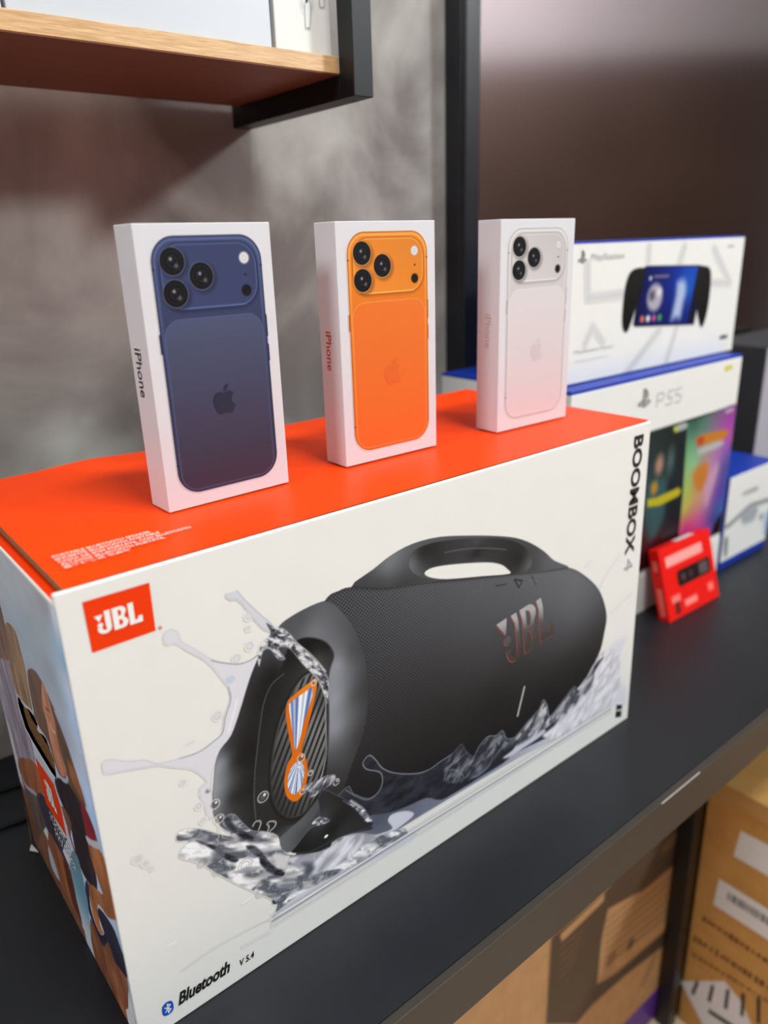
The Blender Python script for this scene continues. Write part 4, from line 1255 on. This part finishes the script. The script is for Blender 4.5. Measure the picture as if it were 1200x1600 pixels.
G.poly([(120, C6((165, 1090))[0][1]), C6((165, 1090))[0], C6((240, 1050))[0], (artR, C6((240, 1050))[0][1]), (artR, C6((770, 45))[0][1]), C6((232, 215))[0], (120, C6((232, 215))[0][1])],
       idw([(C6((300, 300))[0], (36, 52, 52)), (C6((250, 700))[0], (60, 90, 92)), (C6((330, 760))[0], (34, 42, 50)), (C6((400, 400))[0], (28, 38, 44)), (C6((220, 950))[0], (70, 14, 24)), (C6((300, 850))[0], (50, 22, 30))], 2.5), smooth=0, soft=0.6)
# left artwork: a dim green-black scene with a pale figure-like glow, generic
G.disc(C6((280, 425))[0], 9, (196, 148, 128), soft=5, ry=13)
G.disc(C6((350, 400))[0], 8, (86, 110, 110), soft=6, ry=16)
G.poly(C6((205, 570), (260, 520), (330, 520), (300, 780), (210, 900)), (60, 96, 100), soft=6, alpha=0.8)
G.poly(C6((350, 520), (410, 560), (390, 800), (340, 860), (320, 640)), (28, 34, 42), soft=6, alpha=0.8)
G.poly(C6((205, 640), (260, 630), (400, 565), (418, 590), (400, 620), (280, 680), (205, 690)), (214, 200, 40), soft=2.0, smooth=0)
G.poly(C6((225, 560), (260, 520), (270, 580), (235, 620)), (196, 150, 60), soft=3, alpha=0.8)
G.poly(C6((370, 190), (390, 180), (400, 215), (375, 220)), (206, 214, 60), soft=1.5)
G.poly(C6((395, 175), (455, 160), (460, 190), (400, 215)), (190, 196, 190), soft=1.5)
# right artwork: bright comic colours
tr = C6((770, 40))[0]
G.poly([C6((455, 160))[0], tr, (artR, tr[1]), (artR, C6((690, 700))[0][1])] + C6((620, 800), (590, 900), (390, 960), (425, 620)),
       idw([(C6((500, 170))[0], (70, 110, 98)), (C6((560, 130))[0], (84, 130, 110)), (C6((480, 300))[0], (120, 176, 134)), (C6((500, 420))[0], (164, 206, 156)), (C6((470, 560))[0], (190, 200, 110)), (C6((440, 700))[0], (208, 196, 96)),
            (C6((440, 820))[0], (206, 70, 140)), (C6((540, 780))[0], (206, 90, 170)), (C6((520, 500))[0], (206, 140, 70)), (C6((560, 640))[0], (214, 160, 170)), (C6((600, 500))[0], (214, 160, 200)),
            (C6((640, 380))[0], (190, 130, 200)), (C6((720, 120))[0], (176, 74, 180)), (C6((730, 250))[0], (196, 90, 196)), (C6((740, 330))[0], (110, 90, 190)), (C6((680, 450))[0], (100, 90, 170)),
            (C6((640, 600))[0], (120, 80, 180)), (C6((660, 700))[0], (70, 110, 190)), (C6((620, 760))[0], (70, 84, 160)), (C6((600, 850))[0], (150, 80, 170))], 3.2), smooth=0, soft=1.5)
G.poly(C6((510, 270), (540, 240), (690, 205), (710, 225), (680, 262), (530, 305)), (222, 140, 44), soft=2, smooth=2)
G.poly(C6((515, 262), (560, 245), (550, 300), (520, 305)), (212, 84, 50), soft=2, smooth=2)
G.poly(C6((520, 330), (600, 290), (670, 270), (680, 300), (600, 340), (530, 360)), (206, 210, 206), soft=3, smooth=2, alpha=0.8)
G.poly(C6((490, 480), (560, 410), (590, 440), (560, 560), (520, 590)), (222, 138, 60), soft=3, smooth=2, alpha=0.85)
G.poly(C6((560, 560), (620, 440), (640, 400), (650, 450), (600, 620), (570, 700)), (222, 170, 200), soft=3, smooth=2, alpha=0.8)
G.poly(C6((690, 90), (740, 65), (745, 85), (700, 105)), (206, 200, 200), soft=1.5, smooth=0)
G.build('cover_artwork', FP, M['print'], pc, off=0.3, gain=0.72)
ps = C5((475, 1070), (555, 1060), (520, 960))
u0, v0 = C5((478, 1062))[0]
loops_mesh('shapes_mark', fit(PSMARK, u0, u0 + 27, v0 + 0.5, v0 + 25), FP, mat('mid_grey_ink', (120, 122, 124)), pc, 0.4)
a, b = C5((585, 1035))[0], C5((768, 985))[0]
zc = (a[1] + b[1]) / 2
light_ink = mat('light_grey_ink', (178, 180, 182))
for pts in ([(0, 0), (0, 17), (12, 17), (15, 13), (12, 8), (2, 8)], [(20, 0), (32, 0), (34, 8), (24, 8.5), (25, 17), (37, 17)], [(55, 17), (43, 17), (42, 9), (53, 9), (55, 5), (52, 0), (41, 0)]):
    strokes_mesh('numeral', [(a[0] + x, a[1] - 3 + y) for x, y in pts], 1.8, FP, light_ink, pc, 0.4)
q0, q1 = C5((960, 850))[0], C5((1030, 825))[0]
loops_mesh('yellow_mark', [[(q0[0], q0[1]), (q0[0] + 9, q0[1]), (q0[0] + 9, q0[1] + 8), (q0[0], q0[1] + 8)], [(q0[0] + 11, q0[1] + 1), (q0[0] + 21, q0[1] + 1), (q0[0] + 21, q0[1] + 7), (q0[0] + 11, q0[1] + 7)]], FP, M['yellow_ink'], pc, 0.4)
box('bottom_strip', 0.0, WPS, -0.0006, 0.0, 0.0, 0.0555, M['card'], pc, 0)

# ------------------------------------------------------------------ handheld carton on top of it
HX0, HX1, HY, HZ = 0.598, 0.985, 0.157, PSZ + 0.0004
hc = empty('handheld_carton', (HX0, HY, HZ), 'white and blue carton with a black handheld console pictured, on the console carton', 'box')
WH, HH_ = HX1 - HX0 - 0.006, 0.1530
box('box_body', 0, WH, 0, 0.075, 0, HH_, M['blue'], hc, 0.0012, label='blue carton body')
box('front_sleeve', 0.0005, WH - 0.0005, -0.001, 0.0, 0.001, HH_ - 0.0022, M['card'], hc, 0.0004, label='white front face')
FH = Frame((0, -0.001, 0), (1, 0, 0), (0, 0, 1))
PH = Plane(FH, (HX0, HY, HZ))
D5 = PH.crop(860, 340, 3.53)
Hh = Print(2, WH * 1000 - 2, 2, HH_ * 1000 - 4, 0.8, 0.8, (228, 228, 225))
SG = (212, 213, 214)
for pts, w in ((((205, 260), (205, 445), (400, 420)), 9), (((600, 620), (400, 880)), 9), (((740, 160), (690, 330)), 9), (((700, 590), (640, 790)), 7), (((905, 170), (990, 360), (880, 360)), 8), (((190, 700), (232, 600), (290, 690)), 7), (((545, 160), (540, 240)), 8)):
    Hh.line(D5(*pts), w, SG, soft=1.5, smooth=False, alpha=0.7)
Hh.poly(D5((528, 266), (820, 262), (852, 270), (790, 590), (745, 592), (466, 602), (455, 590), (500, 290)), (18, 22, 52), smooth=0, soft=0.8)
grip = lambda *p: Hh.poly(D5(*p), idw([(D5(p[0])[0], 34), (D5(p[len(p) // 2])[0], 20)], 2), smooth=3, soft=0.8)
grip((435, 310), (470, 282), (520, 285), (505, 380), (480, 460), (450, 560), (425, 625), (405, 628), (394, 580), (400, 470), (412, 380))
grip((815, 275), (850, 268), (880, 285), (884, 350), (872, 470), (850, 570), (830, 605), (815, 560), (800, 470), (790, 400), (800, 320))
Hh.poly(D5((528, 272), (815, 268), (750, 585), (472, 596)),
        idw([(D5((560, 300))[0], (18, 28, 96)), (D5((700, 290))[0], (26, 50, 150)), (D5((780, 290))[0], (30, 76, 180)), (D5((620, 480))[0], (20, 30, 110)), (D5((720, 500))[0], (18, 34, 116)), (D5((520, 560))[0], (20, 24, 84)), (D5((740, 400))[0], (30, 90, 190))], 2.5), smooth=0, soft=0.8)
Hh.disc(D5((575, 440))[0], 17, (176, 172, 186), soft=3, ry=17, alpha=0.85)
Hh.disc(D5((560, 430))[0], 6, (90, 84, 100), soft=3)
Hh.disc(D5((600, 410))[0], 5, (226, 220, 224), soft=2)
for i_, cc_ in enumerate(((220, 120, 90), (232, 232, 232), (196, 90, 150), (70, 170, 90))):
    Hh.disc(D5((505 + 32 * i_, 560 - 3 * i_))[0], 4.2, cc_, soft=1.5, alpha=0.9)
# an abstract pale sweep of light on the screen
Hh.poly(D5((700, 350), (740, 340), (750, 400), (735, 470), (715, 560), (690, 560), (660, 570), (680, 470), (690, 420)), (176, 190, 224), smooth=3, soft=4, alpha=0.75)
Hh.line(D5((575, 325), (650, 322)), 3.0, (128, 116, 130), soft=1.5)
Hh.disc(D5((552, 335))[0], 2.6, (206, 206, 216), soft=1.5)
Hh.build('handheld_picture', FH, M['print'], hc, off=0.3, gain=0.9)
u0, v0 = D5((150, 258))[0]
loops_mesh('shapes_mark', fit(PSMARK, u0, u0 + 15, v0 + 0.5, v0 + 14.5), FH, mat('mark_grey_ink', (110, 112, 114)), hc, 0.4)
a, b = D5((222, 240))[0], D5((405, 230))[0]
text('PlayStation', FH, [(a[0], a[1] - 1.5), (b[0], a[1] - 1.5), (a[0], a[1] + 7.5)], light_ink, hc, 0.01, off=0.4)
a, b = D5((130, 760))[0], D5((340, 720))[0]
text('PlayStation Portal', FH, [(a[0], a[1]), (b[0], a[1]), (a[0], a[1] + 5)], light_ink, hc, 0.0, off=0.4)
a = D5((130, 800))[0]
loops_mesh('small_print', [[(a[0] + 1, a[1]), (a[0] + 62, a[1]), (a[0] + 62, a[1] + 1.6), (a[0] + 1, a[1] + 1.6)]], FH, M['soft_ink'], hc, 0.4)
a = D5((932, 672))[0]
loops_mesh('corner_mark', [[(a[0], a[1]), (a[0] + 20, a[1]), (a[0] + 20, a[1] + 5), (a[0], a[1] + 5)]], FH, mat('dark_grey_ink', (70, 70, 72)), hc, 0.4)
a = D5((975, 165))[0]
loops_mesh('corner_mark', [[(a[0], a[1]), (a[0] + 17, a[1]), (a[0] + 17, a[1] + 3), (a[0], a[1] + 3)]], FH, light_ink, hc, 0.4)

# ------------------------------------------------------------------ red memory stick box leaning on the console carton
rd = empty('red_box', (0.7605, 0.0850, 0.0), 'small red box with a black stick on it, leaning on the console carton', 'box', rz=-0.02, rx=-0.28)
RW, RH_, RD_ = 0.1230, 0.0990, 0.0160
box('box_body', 0, RW, 0, RD_, 0.0, RH_, M['red'], rd, 0.0008)
FR = Frame((0, 0, 0), (1, 0, 0), (0, 0, 1))
R_ = Print(2, RW * 1000 - 2, 2, RH_ * 1000 - 2, 0.7, 0.7, (232, 30, 24))
R_.poly([(12, 72), (98, 72), (98, 86), (12, 86)], (255, 176, 170), soft=1.2, smooth=0)
for k in range(9):
    R_.line([(20 + k * 9, 72), (20 + k * 9, 86)], 1.2, (232, 60, 50), soft=0.6)
R_.poly([(36, 40), (108, 40), (112, 44), (112, 58), (108, 62), (36, 62), (32, 58), (32, 44)], (36, 24, 24), soft=1.0, smooth=0)
R_.poly([(84, 43), (106, 43), (106, 59), (84, 59)], (92, 80, 80), soft=1.5, smooth=0)
R_.disc((46, 51), 5, (84, 60, 60), soft=1.5)
R_.disc((64, 51), 5, (70, 48, 48), soft=1.5)
R_.poly([(18, 6), (28, 6), (28, 30), (18, 30)], (90, 30, 30), soft=1.5, smooth=0)
R_.poly([(12, 22), (32, 22), (32, 32), (12, 32)], (246, 120, 112), soft=1.5, smooth=0)
R_.poly([(40, 10), (70, 10), (70, 20), (40, 20)], (252, 140, 130), soft=1.5, smooth=0, alpha=.8)
R_.poly([(98, 14), (112, 14), (112, 26), (98, 26)], (250, 120, 112), soft=1.5, smooth=0, alpha=.8)
R_.build('stick_picture', FR, M['print'], rd, off=0.2)
FRL = Frame((0, RD_, 0), (0, -1, 0), (0, 0, 1))
pink = mat('pink_ink', (250, 100, 90))
loops_mesh('side_print', [[(4, 8), (12, 8), (12, 46), (4, 46)]], FRL, pink, rd, 0.2)
loops_mesh('side_print', [[(4, 70), (11, 70), (11, 84), (4, 84)]], FRL, pink, rd, 0.2)
FRT = Frame((0, 0, RH_), (1, 0, 0), (0, 1, 0))
loops_mesh('top_sticker', [[(50, 3), (92, 3), (92, 13), (50, 13)]], FRT, M['card'], rd, 0.2)

# ------------------------------------------------------------------ small blue accessory carton
ac = empty('accessory_carton', (0.9640, 0.126, 0.0), 'small blue and white carton right of the console carton', 'box')
AW, AH = 0.142, 0.1475
box('box_body', 0, AW, 0.001, 0.085, 0, AH, M['blue'], ac, 0.0012, label='blue carton body')
box('front_sleeve', 0.0, AW - 0.001, 0.0, 0.001, 0.013, AH - 0.001, M['card'], ac, 0.0003, label='white front face')
FA = Frame((0, 0, 0), (1, 0, 0), (0, 0, 1))
PA = Plane(FA, (0.9640, 0.126, 0))
E6 = PA.crop(1080, 640, 6.15)
Aq = Print(1, AW * 1000 - 2, 14, AH * 1000 - 2, 1.0, 1.0, (228, 228, 225))
Aq.line(E6((200, 1130), (330, 1130), (440, 1040), (560, 930), (640, 900), (760, 860)), 7, (120, 126, 126), soft=2.5, alpha=0.8)
Aq.poly(E6((480, 1000), (600, 920), (640, 960), (600, 1060), (500, 1100)), (166, 172, 178), soft=3, alpha=0.8)
Aq.poly(E6((320, 1250), (350, 1230), (340, 1390), (315, 1400)), (120, 128, 126), soft=2)
Aq.poly(E6((500, 800), (620, 740), (640, 770), (510, 820)), (170, 174, 172), soft=2)
Aq.disc(E6((280, 1080))[0], 8, (182, 190, 196), soft=3)
Aq.disc(E6((670, 1030))[0], 5, (130, 136, 140), soft=2.5)
Aq.poly(E6((700, 1000), (760, 960), (760, 1180), (690, 1200)), (176, 198, 232), soft=3, smooth=0)
Aq.build('accessory_picture', FA, M['print'], ac, off=0.2, gain=0.95)

gc = empty('grey_carton', (1.223, 0.217, 0.0), 'tall lilac grey carton at the right edge behind the small blue carton', 'box')
box('box_body', 0, 0.26, 0, 0.12, 0, 0.30, mat('dark_grey_board', (58, 58, 62), 0.6, 0.3), gc, 0.002, label='dark grey body')
box('front_face', 0.001, 0.259, -0.001, 0, 0.001, 0.298, M['lilac'], gc, 0, label='pale lilac grey front')

# ------------------------------------------------------------------ television
tv = empty('television', (0.640, YW, 0.24), 'large black television on the wall behind the console cartons', 'television')
TW, TH = 1.45, 0.86
TY = -0.030
bm_ = 0.026
box('housing', 0, TW, TY, 0.0, 0.004, TH, M['bezel'], tv, 0.002)
box('frame_side', 0, bm_, TY - 0.006, TY, 0.0, TH, M['bezel'], tv, 0.002)
box('frame_side', TW - bm_, TW, TY - 0.006, TY, 0.0, TH, M['bezel'], tv, 0.002)
box('frame_bottom', bm_, TW - bm_, TY - 0.006, TY, 0.0, 0.03, M['bezel'], tv, 0.002)
box('frame_top', bm_, TW - bm_, TY - 0.006, TY, TH - bm_, TH, M['bezel'], tv, 0.002)
box('screen', bm_, TW - bm_, TY - 0.002, TY, 0.03, TH - bm_, M['screen'], tv, 0, label='dark glossy screen reflecting the shop')

# ------------------------------------------------------------------ cartons under the table
ca = empty('shipping_carton', (0.25, 0.055, ZF), 'brown carton with dark print and purple tape, standing under the table', 'box')
CAW, CAH = 0.565, 0.60
box('box_body', 0, CAW, 0, 0.26, 0, CAH, M['kraft'], ca, 0.002)
FC = Frame((0, 0, 0), (1, 0, 0), (0, 0, 1))
PC = Plane(FC, (0.25, 0.055, ZF))
U1 = PC.crop(800, 1200, 4.0)
dk = mat('dark_brown_ink', (84, 68, 54), 0.7, 0.2, 0.1)
V1 = Print(180, CAW * 1000 - 2, 60, 598, 2.0, 2.0, (190, 148, 104))
DKC = (86, 70, 56)
V1.poly(U1((245, 1060), (300, 1010), (590, 760), (640, 700), (700, 640), (900, 440), (1085, 250), (1075, 340), (1060, 560), (860, 740), (600, 880), (560, 1060), (530, 1350), (640, 1290), (1020, 960), (1010, 1060), (700, 1300), (500, 1480), (400, 1600), (210, 1600)), DKC, smooth=0, soft=1.5)
V1.poly(U1((300, 1040), (575, 780), (572, 830), (310, 1085)), (190, 148, 104), smooth=0, soft=1.5)
for k in range(5):
    V1.line(U1((300, 1130 + 45 * k), (440 - 12 * k, 1010 + 48 * k)), 4, (112, 84, 62), soft=2, smooth=False)
for k in range(7):
    V1.line(U1((585, 960 + 45 * k), (1030, 590 + 48 * k)), 4, (150, 112, 76), soft=2, smooth=False)
V1.disc(U1((740, 1100))[0], 9, (92, 72, 54), soft=3)
V1.disc(U1((620, 1190))[0], 12, (142, 106, 74), soft=3)
V1.poly(U1((930, 500), (1000, 420), (1060, 360), (1055, 440), (940, 540)), (120, 90, 62), smooth=0, soft=3)
V1.line(U1((820, 1350), (890, 1180)), 7, (150, 112, 78), soft=3)
V1.build('printed_panel', FC, M['print_matte'], ca, off=0.4)
box('tape', 0.0, CAW + 0.001, -0.0012, 0.0, 0.004, 0.066, M['purple'], ca, 0, label='purple tape along the bottom')

cb = empty('labelled_carton', (0.817, -0.42, ZF), 'tall brown carton with white barcode labels, right of the table leg', 'box')
CBZ = 0.477
box('box_body', 0, 0.36, 0, 0.450, 0, CBZ, mat('tan_board', (190, 140, 78), 0.8, 0.2, 0.1, 30), cb, 0.002)
FB = Frame((0, 0.450, 0), (0, -1, 0), (0, 0, 1))
PB = Plane(FB, (0.817, -0.42, ZF))
W1 = PB.crop(1000, 1150, 3.555)
lab = mat('paper_label', (218, 214, 214), 0.5, 0.3, 0.02)
loops_mesh('paper_label', [W1((560, 525), (900, 700), (870, 870), (520, 665))], FB, lab, cb, 0.5, 'plain white label')
loops_mesh('paper_label', [W1((440, 790), (900, 1080), (880, 1240), (408, 935))], FB, lab, cb, 0.5, 'white label with a barcode')
V, F_ = [], []
rnd = random.Random(9)
t = 0.08
while t < 0.75:
    w = rnd.uniform(0.006, 0.02)
    p, q = np.array(W1((455, 870))[0]), np.array(W1((880, 1140))[0])
    d_ = q - p
    k = len(V)
    a_, b_ = p + d_ * t, p + d_ * (t + w)
    V += [FB.at(a_[0], a_[1] - 5, 0.8), FB.at(b_[0], b_[1] - 5, 0.8), FB.at(b_[0], b_[1] + 9, 0.8), FB.at(a_[0], a_[1] + 9, 0.8)]
    F_.append((k, k + 1, k + 2, k + 3))
    t += w + rnd.uniform(0.008, 0.02)
mesh('barcode', V, F_, M['ink'], cb)['kind'] = 'stuff'
fadeink = mat('faded_brown_ink', (112, 76, 42), 0.7, 0.2, 0.1)
V, F_ = [], []
for (x0, y0, x1, y1, h) in ((350, 1010, 900, 1380, 9), (300, 1120, 900, 1520, 12), (290, 1210, 900, 1590, 5)):
    p, q = np.array(W1((x0, y0))[0]), np.array(W1((x1, y1))[0])
    t = 0
    while t < 1:
        w = rnd.uniform(0.02, 0.05)
        k = len(V)
        a_, b_ = p + (q - p) * t, p + (q - p) * (t + w)
        hh_ = h * rnd.uniform(0.6, 1.1)
        V += [FB.at(a_[0], a_[1] - hh_ / 2, 0.5), FB.at(b_[0], b_[1] - hh_ / 2, 0.5), FB.at(b_[0], b_[1] + hh_ / 2, 0.5), FB.at(a_[0], a_[1] + hh_ / 2, 0.5)]
        F_.append((k, k + 1, k + 2, k + 3))
        t += w + rnd.uniform(0.01, 0.03)
mesh('faded_lettering', V, F_, fadeink, cb)['kind'] = 'stuff'
loops_mesh('striped_label', [W1((225, 1360), (470, 1360), (560, 1470), (620, 1600), (700, 1900), (400, 1700))], FB, lab, cb, 0.5, 'white label with black bars')
V, F_ = [], []
for k in range(5):
    x = 300 + 85 * k
    for L in stroke(W1((x + 20, 1365 + 22 * k), (x - 5 + 6 * k, 1430 + 40 * k)), 5.0):
        n = len(V)
        V += [FB.at(u, v, 0.9) for u, v in L]
        F_.append((n, n + 1, n + 2, n + 3))
for L in stroke(W1((390, 1530), (560, 1640)), 8.0):
    n = len(V)
    V += [FB.at(u, v, 0.9) for u, v in L]
    F_.append((n, n + 1, n + 2, n + 3))
mesh('label_bars', V, F_, M['ink'], cb)
box('clear_tape', -0.0006, 0.36, 0.02, 0.44, CBZ - 0.03, CBZ + 0.0006, mat('glossy_tape', (186, 142, 84), 0.2, 0.6, 0.05), cb, 0.0003, label='glossy tape over the top edge')


# ------------------------------------------------------------------ cables on the table at the left
def tube(name, pts, r, mt, label, cat, group=None):
    cu = bpy.data.curves.new(name, 'CURVE')
    cu.dimensions = '3D'
    cu.bevel_depth = r
    cu.bevel_resolution = 3
    sp = cu.splines.new('NURBS')
    sp.points.add(len(pts) - 1)
    for k, p in enumerate(pts):
        sp.points[k].co = (*p, 1)
    sp.use_endpoint_u = True
    sp.order_u = 3
    tmp = bpy.data.objects.new('tmp', cu)
    COL.objects.link(tmp)
    me = bpy.data.meshes.new_from_object(tmp.evaluated_get(bpy.context.evaluated_depsgraph_get()))
    bpy.data.objects.remove(tmp)
    for p in me.polygons:
        p.use_smooth = True
    o = link(name, me, mt)
    o['label'] = label
    o['category'] = cat
    if group:
        o['group'] = group
    return o


tube('cable', [(-0.20, 0.355, 0.0022), (-0.10, 0.345, 0.0022), (-0.03, 0.332, 0.0022), (0.02, 0.318, 0.0022), (0.08, 0.322, 0.0022), (0.16, 0.35, 0.0022)], 0.0020, M['cable'],
     'thin black cable on the black table, nearest the wall', 'cable')
tube('cable', [(-0.22, 0.285, 0.0022), (-0.12, 0.278, 0.0022), (-0.04, 0.276, 0.0022), (0.0, 0.268, 0.0022), (0.04, 0.262, 0.0022), (0.1, 0.275, 0.0022)], 0.0020, M['cable'],
     'thin black cable on the black table, by the corner of the speaker carton', 'cable')
